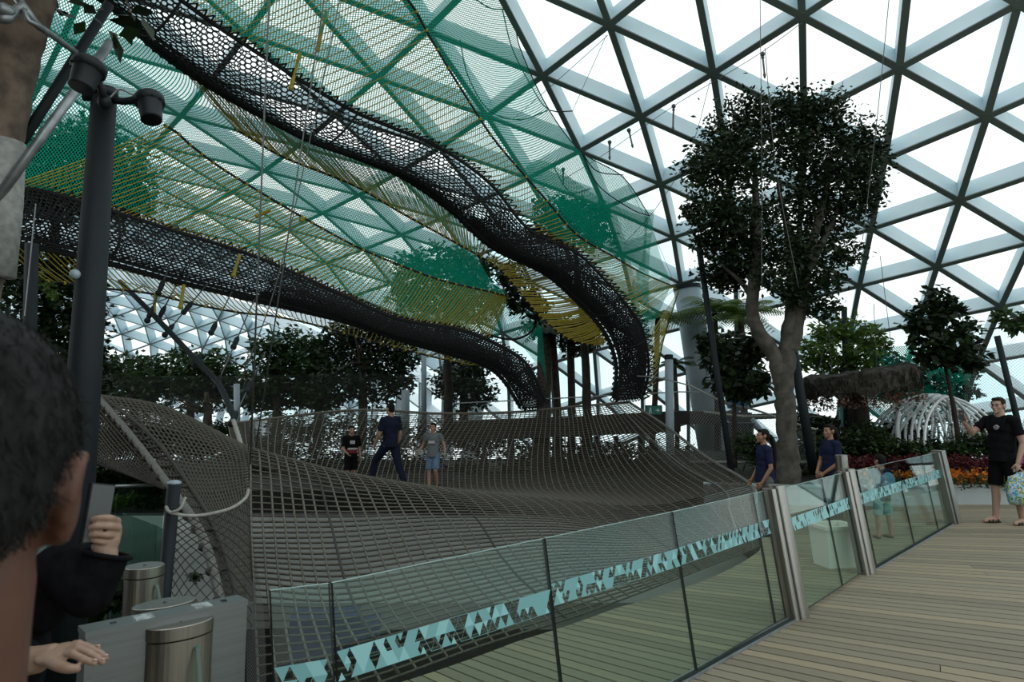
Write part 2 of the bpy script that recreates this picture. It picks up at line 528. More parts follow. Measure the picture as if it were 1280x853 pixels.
while a < 9.5:
    g = 0.05
    r0a, r0b = r_in(a), r_in(a + STEP)
    cuts = [r0a]
    c = r0a + pr.uniform(2.0, 6.0)
    while c < R_OUT - 1:
        cuts.append(c); c += pr.uniform(3.0, 5.5)
    cuts.append(R_OUT)
    for k in range(len(cuts) - 1):
        ra = cuts[k] + (0.003 if k else 0); rb = ra if k else r0b
        plank(a + g, a + STEP - g, ra, rb, cuts[k + 1] - 0.003, pr.random(), pr.uniform(0, 50))
    a += STEP
deck = mesh_obj('floor', dV, dF, M_deck, uv=dU, attr=dT)
tag(deck, kind='structure')
# the dark joists' plane under the boards, and the edge beam
um = MB()
angs = np.arange(-72, 10, 2.0)
for k in range(len(angs) - 1):
    P = []
    for z in (-0.30, -0.035):
        for aa, off in ((angs[k], 0.03), (angs[k + 1], 0.03)):
            r = r_in(aa) + off
            P.append((C0[0] + r * math.cos(math.radians(aa)), C0[1] + r * math.sin(math.radians(aa)), z))
        for aa in (angs[k + 1], angs[k]):
            P.append((C0[0] + R_OUT * math.cos(math.radians(aa)), C0[1] + R_OUT * math.sin(math.radians(aa)), z))
    um.hexa(P)
tag(um.build('slab_deck', M_gap), kind='structure')

# unseen wall and slab overhead, added to darken the left foreground
bw = MB()
bw.box((-17, -7.0, 5.0), (30, 0.5, 14)); bw.box((-11, -1.8, 6.2), (16, 10, 0.4))
tag(bw.build('added_shade_wall', mat('shade_wall_dark', (0.06, 0.065, 0.065), 0.7)), kind='structure')
# ------------------------------------------------------------------ the big rope bounce net
def sheet(ctrl, nu, nv):
    A = catmull(np.array(ctrl, float), nv)            # (nv, ku, 3)
    return catmull(A.transpose(1, 0, 2), nu).transpose(1, 0, 2)   # (nv, nu, 3)

def grid_edges(S):
    nv, nu = S.shape[:2]
    a = [S[:, :-1].reshape(-1, 3), S[:-1, :].reshape(-1, 3)]
    b = [S[:, 1:].reshape(-1, 3), S[1:, :].reshape(-1, 3)]
    return np.concatenate(a), np.concatenate(b)

def knots(P, r):
    n = len(P); O = np.array([[1, 0, 0], [-1, 0, 0], [0, 1, 0], [0, -1, 0], [0, 0, .8], [0, 0, -.8]]) * r
    V = (P[:, None] + O[None]).reshape(-1, 3)
    T = np.array([[0, 2, 4], [2, 1, 4], [1, 3, 4], [3, 0, 4], [2, 0, 5], [1, 2, 5], [3, 1, 5], [0, 3, 5]])
    return V, (T[None] + (np.arange(n) * 6)[:, None, None]).reshape(-1, 3)

def g3(px, py): return G(px, py, -0.05)
main_ctrl = [
    [W(325, 900, 4.6), g3(470, 855), g3(600, 808), g3(730, 767), g3(850, 722), g3(948, 684)],
    [W(318, 740, 5.4), W(430, 745, 5.3), W(560, 722, 5.9), W(690, 700, 6.9), W(835, 690, 7.7), W(945, 655, 9.3)],
    [W(314, 650, 6.2), W(430, 650, 6.4), W(560, 645, 7.1), W(690, 648, 8.5), W(825, 658, 9.5), W(942, 632, 10.3)],
    [W(312, 560, 8.3), W(430, 590, 8.8), W(560, 611, 9.7), W(690, 624, 10.7), W(815, 632, 11.3), W(936, 606, 11.5)],
    [W(305, 580, 12.5), W(420, 605, 14.0), W(535, 609, 14.2), W(650, 607, 14.3), W(775, 609, 13.9), W(880, 571, 13.3)],
    [W(290, 550, 15.5), W(430, 560, 17.0), W(530, 564, 17.2), W(640, 563, 17.0), W(745, 568, 16.2), W(832, 534, 15.2)],
    [W(285, 530, 17.5), W(440, 513, 18.3), W(550, 517, 18.4), W(645, 515, 18.2), W(725, 508, 17.7), W(785, 503, 17.0)],
]
SH = sheet(main_ctrl, 241, 241)
def resample(SH, nu, nv, v0, v1):
    """Net lines fan: warp the lengthwise ropes to the right at the front edge."""
    n = SH.shape[0] - 1
    v = np.linspace(v0, v1, nv)[:, None]; s_ = np.linspace(0, 1, nu)[None, :]
    k = np.interp(v, [0, 0.17, 0.33, 0.5, 0.62, 1.0], [0.42, 0.22, -0.05, -0.32, -0.2, 0.0])
    u = np.clip(s_ + k * s_ * (1 - s_), 0, 1)
    fu = u * n; fv = np.broadcast_to(v * n, fu.shape)
    iu = np.minimum(fu.astype(int), n - 1); iv = np.minimum(fv.astype(int), n - 1)
    du = (fu - iu)[..., None]; dv = (fv - iv)[..., None]
    return (SH[iv, iu] * (1 - du) * (1 - dv) + SH[iv, iu + 1] * du * (1 - dv) + SH[iv + 1, iu] * (1 - du) * dv + SH[iv + 1, iu + 1] * du * dv)
S = resample(SH, 40, 42, 0, 0.5)
SB = resample(SH, 79, 66, 0.5, 1.0)
bn = empty('bounce_net', S[0, 20], 'wide brown rope bounce net sagging beside the curved timber deck', 'climbing net')
def two_way(S, r):
    cr = struts(S[:, :-1].reshape(-1, 3), S[:, 1:].reshape(-1, 3), r, 4)
    ln_ = struts(S[:-1, :].reshape(-1, 3), S[1:, :].reshape(-1, 3), r * 1.08, 4)
    return cr, ln_
c1, l1 = two_way(S, 0.0095); c2, l2 = two_way(SB, 0.0105)
V, Fq = cat_meshes([c1, c2, l1, l2])
mesh_obj('rope_mesh', V, Fq, [M_rope_dark, M_rope_light], bn, midx=[0] * (len(c1[1]) + len(c2[1])) + [1] * (len(l1[1]) + len(l2[1])))
V, Ft = knots(S.reshape(-1, 3), 0.0165)
mesh_obj('knots', V, Ft, M_brown_knot, bn)
# seams: a few darker, thicker ropes running through the net
mb = MB()
for u in (7, 18, 30):
    mb.tube(S[:38, u] + (0, 0, 0.005), 0.012, 6)
mb.build('seam_rope', M_brown_knot, bn)
mb = MB()
mb.tube(SH[12::4, -1] + (0, 0, 0.02), 0.030, 8)
mb.tube(SH[30::4, -14] + (0, 0, 0.02), 0.016, 8)
mb.build('edge_rope', M_grey_rope, bn, True)
mb = MB(); mb.tube(SH[-1, ::5], 0.03, 8)
mb.build('back_edge_rope', M_brown_rope, bn, True)

# entry side of the net, left of the fold
left_ctrl = [
    [W(276, 752, 5.2), W(296, 752, 5.3), W(318, 750, 5.35)],
    [W(252, 668, 5.8), W(285, 668, 5.95), W(314, 660, 6.1)],
    [W(212, 608, 6.8), W(262, 612, 6.9), W(312, 605, 7.2)],
    [W(165, 546, 8.0), W(240, 560, 8.0), W(311, 572, 8.0)],
    [W(122, 496, 9.4), W(205, 510, 9.2), W(309, 558, 8.6)],
    [W(126, 500, 10.5), W(220, 520, 10.3), W(312, 566, 10.2)],
    [W(130, 528, 12.0), W(220, 540, 12.2), W(306, 578, 12.4)],
]
SL = sheet(left_ctrl, 26, 66)
ln = empty('entry_net', SL[10, 5], 'brown rope net climbing up from the grey entry rope on the left', 'climbing net')
A, B = grid_edges(SL)
V, Fq = struts(A, B, 0.0105, 4)
mesh_obj('rope_mesh', V, Fq, M_rope_dark, ln)
V, Ft = knots(SL[:36].reshape(-1, 3), 0.018)
mesh_obj('knots', V, Ft, M_brown_knot, ln)
mb = MB()
rp = curve(WP([(277, 775, 5.1), (276, 752, 5.2), (252, 668, 5.75), (212, 608, 6.75), (165, 546, 7.95), (122, 496, 9.35)]), 60)
mb.tube(rp, 0.036, 10)
mb.build('entry_rope', M_grey_rope, ln, True)
mb = MB()
rp2 = curve(WP([(296, 775, 5.1), (294, 740, 5.25), (272, 668, 5.8), (240, 612, 6.75), (190, 546, 7.9), (132, 498, 9.3)]), 60)
mb.tube(rp2, 0.02, 8)
for k in range(2, 58, 3):
    mb.tube([rp[k], (rp[k] + rp2[k]) / 2 + np.array([0, 0, -0.015]), rp2[k]], 0.016, 6)
    mb.ell(rp[k] + (0.0, -0.02, -0.02), (0.05, 0.05, 0.038), seg=8, rings=6)
mb.build('lashing', M_brown_knot, ln, True)
# hanging underside of the entry net
us = sheet([[W(122, 497, 9.5), W(165, 547, 8.1), W(206, 604, 6.95)],
            [W(108, 530, 9.6), W(150, 578, 8.4), W(206, 610, 7.2)],
            [W(98, 572, 9.8), W(150, 590, 8.8), W(208, 613, 7.6)],
            [W(96, 572, 11.5), W(160, 588, 10.5), W(215, 612, 9.5)]], 40, 26)
A, B = grid_edges(us)
V, Fq = struts(A, B, 0.011, 4)
mesh_obj('side_mesh', V, Fq, M_rope_dark, ln)

# ------------------------------------------------------------------ sky tunnels: honeycomb rope troughs
def honey(surf, nu, nv):
    """Honeycomb edges on a surface function surf(u(n),v(n)) with nu x nv bricks."""
    P = np.zeros((nv + 1, nu + 1, 3))
    jj, ii = np.meshgrid(np.arange(nv + 1), np.arange(nu + 1), indexing='ij')
    jag = np.where((ii + jj) % 2 == 0, 0.17, -0.17)
    P = surf((ii / nu).ravel(), np.clip((jj + jag) / nv, 0, 1).ravel()).reshape(nv + 1, nu + 1, 3)
    a = [P[:, :-1].reshape(-1, 3)]; b = [P[:, 1:].reshape(-1, 3)]
    m = ((ii + jj) % 2 == 0)[:-1]
    a.append(P[:-1][m]); b.append(P[1:][m])
    return np.concatenate(a), np.concatenate(b)

def trough(U, Lw, bulge, n=400):
    Uc = even(catmull(np.array(U), 400), n); Lc = even(catmull(np.array(Lw), 400), n)
    def surf(u, v):
        k = np.clip(u * (n - 1), 0, n - 1.001); i = k.astype(int); f = (k - i)[:, None]
        A = Uc[i] * (1 - f) + Uc[i + 1] * f; B = Lc[i] * (1 - f) + Lc[i + 1] * f
        ax = B - A
        t = Uc[np.minimum(i + 2, n - 1)] - Uc[np.maximum(i - 2, 0)]
        nrm = np.cross(t, ax); nrm /= np.linalg.norm(nrm, axis=1)[:, None] + 1e-9
        nrm = np.where(nrm[:, 2:3] > 0, -nrm, nrm)
        w = np.linalg.norm(ax, axis=1)[:, None]
        s = np.sin(np.pi * v)[:, None]
        return A + ax * v[:, None] + nrm * s * bulge * w
    return Uc, Lc, surf

def zigzag(Uc, dirv, n, amp):
    idx = np.linspace(0, len(Uc) - 1, n).astype(int)
    a = []; b = []
    for k in range(n - 1):
        p, q = Uc[idx[k]], Uc[idx[k + 1]]
        m = (p + q) / 2 + dirv[(idx[k] + idx[k + 1]) // 2] * amp
        a += [p, m]; b += [m, q]
    return np.array(a), np.array(b)

A_up = WP([(60, -130, 8.2), (226, 0, 10), (320, 65, 11), (430, 133, 12), (486, 158, 12.6), (550, 185, 13.2), (613, 230, 13.9), (661, 287, 14.6), (720, 316, 15.2), (753, 347, 15.6), (783, 381, 16.1), (803, 412, 16.5), (811, 460, 16.9), (803, 500, 17.1)])
A_lo = WP([(0, -90, 8.9), (130, 0, 10.2), (193, 60, 10.9), (276, 117, 11.8), (367, 165, 12.8), (439, 194, 13.4), (506, 223, 13.9), (563, 263, 14.4), (615, 309, 14.9), (681, 342, 15.6), (720, 376, 16.0), (755, 415, 16.4), (770, 457, 16.9), (766, 503, 17.3)])
B_up = WP([(-70, 220, 8.6), (0, 232, 9.4), (60, 240, 10.2), (147, 266, 11.2), (213, 287, 12), (320, 321, 13.2), (423, 366, 14.4), (500, 399, 15.2), (576, 412, 16.2), (625, 432, 16.9), (660, 457, 17.4), (683, 505, 18.0)])
B_lo = WP([(-70, 290, 9.0), (0, 302, 9.8), (60, 312, 10.6), (127, 327, 11.4), (216, 351, 12.5), (320, 376, 13.7), (430, 402, 14.9), (506, 427, 15.7), (566, 444, 16.5), (603, 456, 17.0), (628, 474, 17.4), (652, 512, 18.0)])

def make_tunnel(name, label, U, Lw, nu, nv, bulge, ridges, amp):
    Uc, Lc, surf = trough(U, Lw, bulge)
    t = empty(name, (Uc[200] + Lc[200]) / 2, label, 'rope walkway')
    a, b = honey(surf, nu, nv)
    V, Fq = struts(a, b, 0.0125, 4)
    mesh_obj('honeycomb_mesh', V, Fq, M_black_rope, t)
    mb = MB()
    mb.tube(Uc[::4], 0.035, 6)
    mb.build('rim_rope', M_black_rope, t, True)
    mb = MB(); mb.tube(Lc[::4], 0.05, 6); mb.build('lower_rim_rope', M_black_rope, t, True)
    mid = surf(np.linspace(0, 1, 100), np.full(100, 0.86)); mb = MB(); mb.tube(mid, 0.035, 6); mb.build('floor_rope', M_black_rope, t, True)
    d = Uc - Lc; d /= np.linalg.norm(d, axis=1)[:, None]
    a, b = zigzag(Uc, d, amp[0], amp[1])
    V, Fq = struts(a, b, 0.016, 4)
    a2, b2 = zigzag(Lc, -d, amp[0], amp[1] * 0.5)
    V2, F2 = struts(a2, b2, 0.018, 4)
    mesh_obj('lacing', V, Fq, M_black_rope, t); mesh_obj('lower_lacing', V2, F2, M_black_rope, t)
    for u in ridges:
        v = np.linspace(0, 1, 16)
        mb = MB(); mb.tube(surf(np.full(16, u), v), 0.022, 6); mb.build('cross_rope', M_black_rope, t, True)
    return t, Uc, Lc, surf

tA, UA, LA, sA = make_tunnel('rope_walkway', 'upper black honeycomb rope walkway curving down from top left to the centre', A_up, A_lo, 230, 22, 0.30, (0.13, 0.34, 0.83, 0.9), (110, 0.16))
tB, UB, LB, sB = make_tunnel('rope_walkway', 'lower black honeycomb rope walkway running across behind the lamp pole', B_up, B_lo, 210, 17, 0.30, (0.2, 0.62), (100, 0.11))

# dense floor layer near the far end of each walkway
def floor_layer(surf, t, u0, u1, nu, nv):
    a, b = honey(lambda u, v: surf(u0 + (u1 - u0) * u, 0.08 + 0.84 * v) + np.array([0, 0, 0.06]), nu, nv)
    V, Fq = struts(a, b, 0.012, 3)
    mesh_obj('floor_mesh', V, Fq, M_black_rope, t)
floor_layer(sA, tA, 0.02, 0.97, 300, 20)
floor_layer(sB, tB, 0.02, 0.97, 280, 16)
floor_layer(sA, tA, 0.58, 1.0, 180, 34)
floor_layer(sB, tB, 0.42, 1.0, 200, 28)

# ------------------------------------------------------------------ yellow rope side barriers
R1 = curve(WP([(250, -175, 9.2), (410, -120, 10.2), (510, 0, 11.3), (530, 33, 11.7), (562, 88, 12.2), (589, 131, 12.7), (622, 180, 13.2), (681, 248, 14.2), (722, 294, 15.0), (769, 322, 16.2), (804, 342, 18.0), (846, 360, 20.2)]), 300)
R2 = curve(WP([(-60, 120, 8.6), (110, 120, 10.2), (208, 158, 11.2), (240, 183, 11.6), (281, 213, 12.1), (350, 255, 12.9), (400, 284, 13.5), (453, 312, 14.1), (506, 334, 14.7), (553, 351, 15.3), (613, 365, 16.2), (640, 372, 17.2)]), 300)
R3 = curve(WP([(-40, 352, 9.4), (60, 352, 10.9), (123, 360, 11.6), (187, 367, 12.3), (250, 382, 13.0), (300, 391, 13.6), (345, 396, 14.1), (400, 408, 14.8), (470, 428, 15.5), (540, 446, 16.2), (592, 458, 16.9)]), 300)
R4 = curve(WP([(-80, 10, 9.4), (60, 50, 10.3), (150, 90, 11.1), (296, 163, 12.2), (353, 196, 12.8), (440, 231, 13.7), (503, 267, 14.3), (563, 300, 14.8), (622, 335, 15.3), (655, 372, 15.7), (680, 400, 16.1), (712, 424, 16.4), (745, 432, 16.6)]), 300)

def at_x(P, xs):
    px = np.maximum.accumulate(np.array([PIX(p)[0] for p in P]))
    return np.interp(xs, px + np.arange(len(px)) * 1e-6, np.arange(len(px)))
def barrier(par, inner, outer, xi, xo, n, r, slack=0.04):
    """Ropes from inner edge to outer rim; xi, xo: matching stations along both."""
    t = bpy.data.objects.new('rope_barrier', None); COL.objects.link(t); t.parent = par; t.location = tuple(outer[150]); t.matrix_parent_inverse = parent_matrix(par).inverted()
    i0 = at_x(outer, [xo[0]])[0]
    mb = MB(); mb.tube(outer[int(i0)::3], 0.022, 6); mb.build('rim_rope', M_black_rope, t, True)
    so = at_x(outer, xo); si = at_x(inner, xi)
    q_ = np.linspace(so[0], so[-1], n); p_ = np.interp(q_, so, si)
    A = []; B = []
    for a_, b_ in zip(p_, q_):
        p = inner[int(round(np.clip(a_, 0, len(inner) - 1)))]; q = outer[int(round(np.clip(b_, 0, len(outer) - 1)))]
        m = (p + q) / 2 + np.array([0, 0, -slack * (0.5 + random.random())])
        A += [p, m]; B += [m, q]
    V, Fq = struts(np.array(A), np.array(B), r if np.ndim(r) == 0 else np.repeat(np.interp(np.linspace(0, 1, n), np.linspace(0, 1, len(r)), r), 2), 4)
    mesh_obj('ropes', V, Fq, M_yellow_rope, t)
    mb = MB()
    for k in range(0, n, 3):
        mb.ell(B[2 * k + 1], 0.035, seg=6, rings=4)
    mb.build('knots', M_yellow_rope, t)
    return t
barrier(tA, UA, R1, [100, 226, 330, 450, 572, 640, 735, 795], [330, 410, 510, 562, 622, 681, 769, 846], 120, 0.0095)
barrier(tB, UB, R2, [10, 150, 270, 390, 470, 560, 610], [208, 281, 370, 453, 506, 600, 636], 110, [.010, .010, .012, .013, .015, .016])
barrier(tB, LB, R3, [0, 150, 260, 330, 420, 520, 600], [60, 187, 290, 345, 420, 510, 585], 90, 0.011)
barrier(tA, LA, R4, [230, 350, 430, 500, 560, 655, 715, 740, 760], [296, 400, 470, 530, 575, 622, 655, 685, 745], 170, [.010, .010, .011, .012, .014, .015, .015])

R5 = curve(WP([(848, 364, 20.0), (838, 396, 19.2), (828, 430, 18.6), (822, 465, 18.2), (818, 492, 17.9)]), 300)
UA2 = UA[np.linspace(360, 398, 300).astype(int)]
mb = MB(); t = bpy.data.objects.new('rope_barrier', None); COL.objects.link(t); t.parent = tA; t.matrix_parent_inverse = parent_matrix(tA).inverted()
A = []; B = []
for k in range(24):
    p = UA2[int(k / 23 * 299)]; q = R5[int(k / 23 * 299)]; A.append(p); B.append(q)
V, Fq = struts(np.array(A), np.array(B), 0.010, 4)
mesh_obj('ropes', V, Fq, M_yellow_rope, t)
mb.tube(R5[::6], 0.022, 6); mb.build('rim_rope', M_black_rope, t, True)

# ------------------------------------------------------------------ green safety nets
def green_sheet(name, label, ctrl, nu, nv, parent=None):
    S = sheet(ctrl, nu, nv)
    du = np.linalg.norm(np.diff(S, axis=1), axis=2).mean(0); dv = np.linalg.norm(np.diff(S, axis=0), axis=2).mean(1)
    u = np.r_[0, np.cumsum(du)]; v = np.r_[0, np.cumsum(dv)]
    uu, vv = np.meshgrid(u, v)
    idx = np.arange(nu * nv).reshape(nv, nu)
    Fq = np.stack([idx[:-1, :-1], idx[:-1, 1:], idx[1:, 1:], idx[1:, :-1]], 2).reshape(-1, 4)
    o = mesh_obj(name, S.reshape(-1, 3), Fq, M_green_net, parent, True, uv=np.stack([uu, vv], 2).reshape(-1, 2))
    if label: tag(o, label, 'safety net')
    return o, S
def inter(P, fr):
    return [P[int(np.clip(f, 0, 1) * (len(P) - 1))] for f in fr]
fr = [0.0, 0.2, 0.34, 0.48, 0.6, 0.74, 0.86, 0.97]
ua = inter(UA, [f * 0.9 + 0.04 for f in fr]); r1 = inter(R1, fr)
drop = np.array([0, 0.25, 0.12])
top1 = WP([(330, -330, 10.5), (500, -160, 11.8), (628, -20, 13), (650, 60, 13.6), (686, 137, 14.4), (727, 190, 15.2), (779, 222, 16.2), (812, 270, 17.5)])
mid1 = [(a * 0.5 + b * 0.5) + np.array([0, 0, -0.15]) for a, b in zip(r1, top1)]
s1, S1 = green_sheet('safety_net', 'green safety net rising from the upper walkway to scalloped cords under the roof',
    [[p + drop for p in ua], [(a + b) / 2 + drop + np.array([0, 0, -0.1]) for a, b in zip(ua, r1)], [p + drop * 0.6 for p in r1], mid1, top1], 60, 40)
mb = MB()
cord = curve(top1, 200)
# scalloped upper cord
mb.tube(cord, 0.012, 6)
for c_ in ([(590, -4, 12.6), (612, 10, 12.9), (630, 12, 13.2)], [(628, 12, 13.2), (640, 60, 13.6), (662, 104, 14.0), (685, 137, 14.4), (716, 139, 14.6)], [(575, 50, 12.9), (585, 95, 13.2), (611, 138, 13.6), (650, 150, 14.0), (685, 138, 14.4)], [(727, 190, 15.2), (746, 214, 15.5), (779, 219, 16.2)], [(727, 190, 15.2), (748, 232, 15.6), (790, 262, 16.5), (812, 270, 17.5)], [(690, 205, 14.8), (712, 240, 15.0), (738, 236, 15.4)]):
    mb.tube(curve(WP(c_), 16), 0.013, 6)
mb.build('scallop_cord', M_black_rope, s1, True)
fo, _ = green_sheet('net_fold', None, [WP([(655, 212, 14.0), (700, 262, 14.8), (750, 308, 15.8), (806, 340, 18.0)]), WP([(668, 200, 14.3), (715, 240, 15.0), (765, 275, 16.0), (808, 305, 17.8)]), WP([(690, 204, 14.6), (735, 238, 15.3), (780, 262, 16.3), (810, 272, 17.6)])], 30, 14, s1)
ub = inter(UB, [f * 0.86 for f in fr]); r2 = inter(R2, fr)
la = inter(LA, [0.0, 0.10, 0.18, 0.30, 0.42, 0.54, 0.60, 0.66])
r4x = inter(R4, [0.0, 0.17, 0.3, 0.42, 0.53, 0.62, 0.68, 0.72])
r4 = inter(R4, [0, 0.12, 0.25, 0.38, 0.5, 0.6, 0.66, 0.7])
s2, S2 = green_sheet('safety_net', 'green safety net stretched between the lower and the upper black walkways',
    [[p + drop for p in ub], [(a + b) / 2 + drop + np.array([0, 0, -0.1]) for a, b in zip(ub, r2)], [p + drop * 0.6 for p in r2],
     [(a + b) / 2 + np.array([0, 0.2, -0.1]) for a, b in zip(r2, r4x)], [p + drop for p in r4x], [p + drop * 1.5 for p in la]], 60, 50)
# narrow hanging tail of green netting
s3, S3 = green_sheet('safety_net', 'narrow strip of green netting hanging beside the end of the upper walkway',
    [WP([(806, 262, 17.6), (818, 262, 17.6)]), WP([(803, 320, 17.5), (812, 320, 17.5)]), WP([(790, 356, 17.4), (811, 352, 17.4)]), WP([(792, 400, 17.4), (811, 400, 17.4)]), WP([(806, 455, 17.4), (812, 470, 17.4)])], 4, 30)
s4, S4 = green_sheet('safety_net', 'green netting hanging behind the end of the lower walkway',
    [WP([(612, 372, 17.4), (640, 376, 18.2), (676, 384, 18.6)]), WP([(622, 405, 17.6), (648, 404, 18.3), (678, 410, 18.6)]), WP([(650, 430, 18.0), (665, 430, 18.5), (680, 440, 18.7)]), WP([(668, 452, 18.3), (676, 455, 18.6), (684, 480, 18.8)])], 10, 16)
# ring of rope at the end of the lower barrier
mb = MB()
ring = curve(WP([(640, 366, 17.2), (617, 374, 17.0), (600, 392, 16.9), (600, 410, 16.9), (616, 420, 17.0), (645, 424, 17.4), (668, 410, 17.8), (668, 380, 17.8), (640, 366, 17.2)]), 50)
mb.tube(ring, 0.03, 8)
tag(mb.build('rope_hoop', M_black_rope, None, True), 'dark rope hoop where the lower yellow ropes gather', 'rope hoop')

# ------------------------------------------------------------------ hanging cables with turnbuckles
mb = MB()
def cable(label, pts, r=0.012, clamps=()):
    m_ = MB(); m_.tube(curve(pts, 24) if len(pts) > 2 else pts, r, 6)
    o = m_.build('suspension_cable', M_wire, None, True)
    tag(o, label, 'cable', 'cables hanging the rope nets from the roof')
    if clamps:
        c = MB()
        for f in clamps:
            p = np.asarray(pts[0]) * (1 - f) + np.asarray(pts[-1]) * f
            d = np.asarray(pts[-1]) - np.asarray(pts[0]); d /= np.linalg.norm(d)
            c.tube([p - d * 0.14, p - d * 0.06, p + d * 0.06, p + d * 0.14], [0.018, 0.045, 0.045, 0.018], 8)
            c.ell(p + d * 0.14, (0.055, 0.055, 0.055), seg=8, rings=6)
        c.build('turnbuckle', M_dark_steel, o)
    return o
cable('long dark cable dropping straight to the fold of the brown net, left one', WP([(338, -40, 7.4), (312, 600, 7.3)]), 0.010)
cable('long dark cable leaning beside the straight one above the brown net', WP([(408, -20, 7.6), (320, 560, 7.6)]), 0.008)
cable('thin cable slanting down left of the walkway middle above the net', WP([(425, 0, 9.0), (352, 330, 9.0), (300, 480, 9.0)]), 0.007)
for k, (a_, b_) in enumerate((((250, 300, 13.2), (203, 390, 12.4)), ((218, 318, 12.2), (188, 392, 11.8)), ((262, 352, 12.8), (212, 412, 12.0)), ((290, 365, 12.6), (247, 450, 11.4)), ((318, 375, 12.4), (273, 477, 10.8)), ((332, 440, 11.0), (293, 522, 9.6)))):
    cable(['first', 'second', 'third', 'fourth', 'fifth', 'last'][k] + ' short cable with clamps, counted from the lamp pole along the sloping boom', WP([a_, b_]), 0.012, (0.55, 1.0))
for lb, pts in (('thin cable fanning from a roof node down to the left edge of the clear glass', [(760, 44, 13), (700, 98, 13.6), (640, 150, 14)]), ('thin cable dropping from the same roof node to the green net corner', [(758, 44, 13), (716, 138, 14.4)]),
        ('long thin cable crossing before the roof from green net to upper right', [(1003, 28, 11.6), (945, 70, 12), (840, 134, 13), (760, 190, 14), (702, 226, 15)]), ('thin cable from a roof node down past the big tree left edge', [(888, 100, 13), (862, 190, 13.4), (820, 260, 14.5), (780, 305, 16)]),
        ('thin cable hanging over the right side of the big tree', [(1112, -10, 10.5), (1096, 150, 10.8), (1078, 300, 11)]), ('thin cable hanging down through the middle of the big tree', [(956, 60, 11), (970, 210, 11), (998, 360, 11)]),
        ('thin cable hanging left of the middle of the big tree', [(950, -5, 11.1), (952, 200, 11.1), (952, 360, 11.1)]), ('thin cable from the thick column cap up to the roof', [(845, 360, 20), (820, 300, 19), (779, 220, 16.5)])):
    cable(lb, WP(pts), 0.006)
for k, (x0, y0, x1, y1, Yc) in enumerate(((842, 133, 841, 165, 13), (786, 163, 791, 185, 13.6), (762, 178, 762, 200, 14), (953, 68, 956, 98, 11.9), (704, 212, 704, 232, 14.8))):
    a_, b_ = np.array(W(x0, y0, Yc)), np.array(W(x1, y1, Yc)); m_ = MB(); d_ = (b_ - a_)
    m_.tube([a_, a_ + d_ * .15, a_ + d_ * .2, a_ + d_ * .8, a_ + d_ * .85, b_], [.012, .03, .018, .018, .03, .012], 8); m_.ell(a_, .045, seg=8, rings=6)
    tag(m_.build('pulley_fitting', M_wire, None, True), ['fitting hanging nearest the big tree on the crossing cable', 'slanted fitting on the crossing cable, second from the tree', 'fitting in the middle of the crossing cable', 'fitting hanging above the big tree crown', 'fitting on the crossing cable over the green net'][k], 'fitting')
for k, (x0, y0, x1, y1, Yc) in enumerate(((408, 14, 397, 62, 11.4), (375, 66, 364, 110, 11.4), (338, 262, 322, 270, 12.7), (300, 318, 292, 344, 12.6), (230, 356, 226, 384, 12.2), (195, 366, 192, 392, 12.0), (383, 272, 377, 275, 13.2))):
    a_, b_ = np.array(W(x0, y0, Yc)), np.array(W(x1, y1, Yc)); m_ = MB(); m_.tube(np.linspace(a_, b_, 8), [.03, .035, .028, .028, .028, .03, .04, .03], 8); m_.ell(b_, .05, seg=8, rings=6)
    tag(m_.build('rope_tail', M_yellow_rope, None, True), ['yellow rope tail hanging highest, above the upper walkway', 'yellow rope tail hanging against the upper walkway rim', 'yellow rope tail knotted on the lower barrier rim, left one', 'yellow rope tail hanging in front of the lower walkway', 'yellow rope tail below the lower walkway, right of the other', 'yellow rope tail below the lower walkway nearest the lamp pole', 'small yellow knot on the lower barrier rim, right one'][k], 'rope')
mb = MB()
bo = WP([(150, 352, 12.6), (190, 392, 11.8), (247, 452, 11.2), (273, 480, 10.7), (293, 522, 9.6)])
mb.tube(curve(bo, 30), 0.045, 8)
tag(mb.build('net_boom', M_dark_steel, None, True), 'dark sloping steel boom over the left end of the net', 'boom')
mb = MB()
rp = curve(WP([(292, 526, 9.4), (302, 560, 8.6), (308, 600, 7.9), (311, 640, 7.2)]), 20)
mb.tube(rp, 0.03, 8)
for k in range(0, 20, 1): mb.ell(rp[k], (0.04, 0.04, 0.02), seg=8, rings=4)
tag(mb.build('hanging_rope', M_pale_rope, None, True), 'pale wrapped rope hanging from the boom to the net fold', 'rope')
# fine steel curtain net hanging from the fold
M_fine = net_mat('fine_wire_mesh', (0.12, 0.125, 0.115), 0.03, 0.24, 0.2)
def net_panel(name, label, ctrl, nu, nv, m, cat='net'):
    S = sheet(ctrl, nu, nv)
    du = np.linalg.norm(np.diff(S, axis=1), axis=2).mean(0); dv = np.linalg.norm(np.diff(S, axis=0), axis=2).mean(1)
    uu, vv = np.meshgrid(np.r_[0, np.cumsum(du)], np.r_[0, np.cumsum(dv)])
    idx = np.arange(nu * nv).reshape(nv, nu)
    Fq = np.stack([idx[:-1, :-1], idx[:-1, 1:], idx[1:, 1:], idx[1:, :-1]], 2).reshape(-1, 4)
    return tag(mesh_obj(name, S.reshape(-1, 3), Fq, m, None, True, uv=np.stack([uu, vv], 2).reshape(-1, 2)), label, cat)
net_panel('wire_curtain', 'narrow dense wire curtain hanging from the net fold down beside the gate',
    [WP([(292, 530, 9.4), (302, 535, 9.2)]), WP([(300, 600, 7.9), (312, 640, 7.5)]), WP([(306, 680, 6.2), (320, 700, 6.0)]), WP([(308, 760, 5.1), (330, 770, 5.0)]), WP([(308, 900, 4.3), (334, 900, 4.3)])], 8, 40, M_fine)
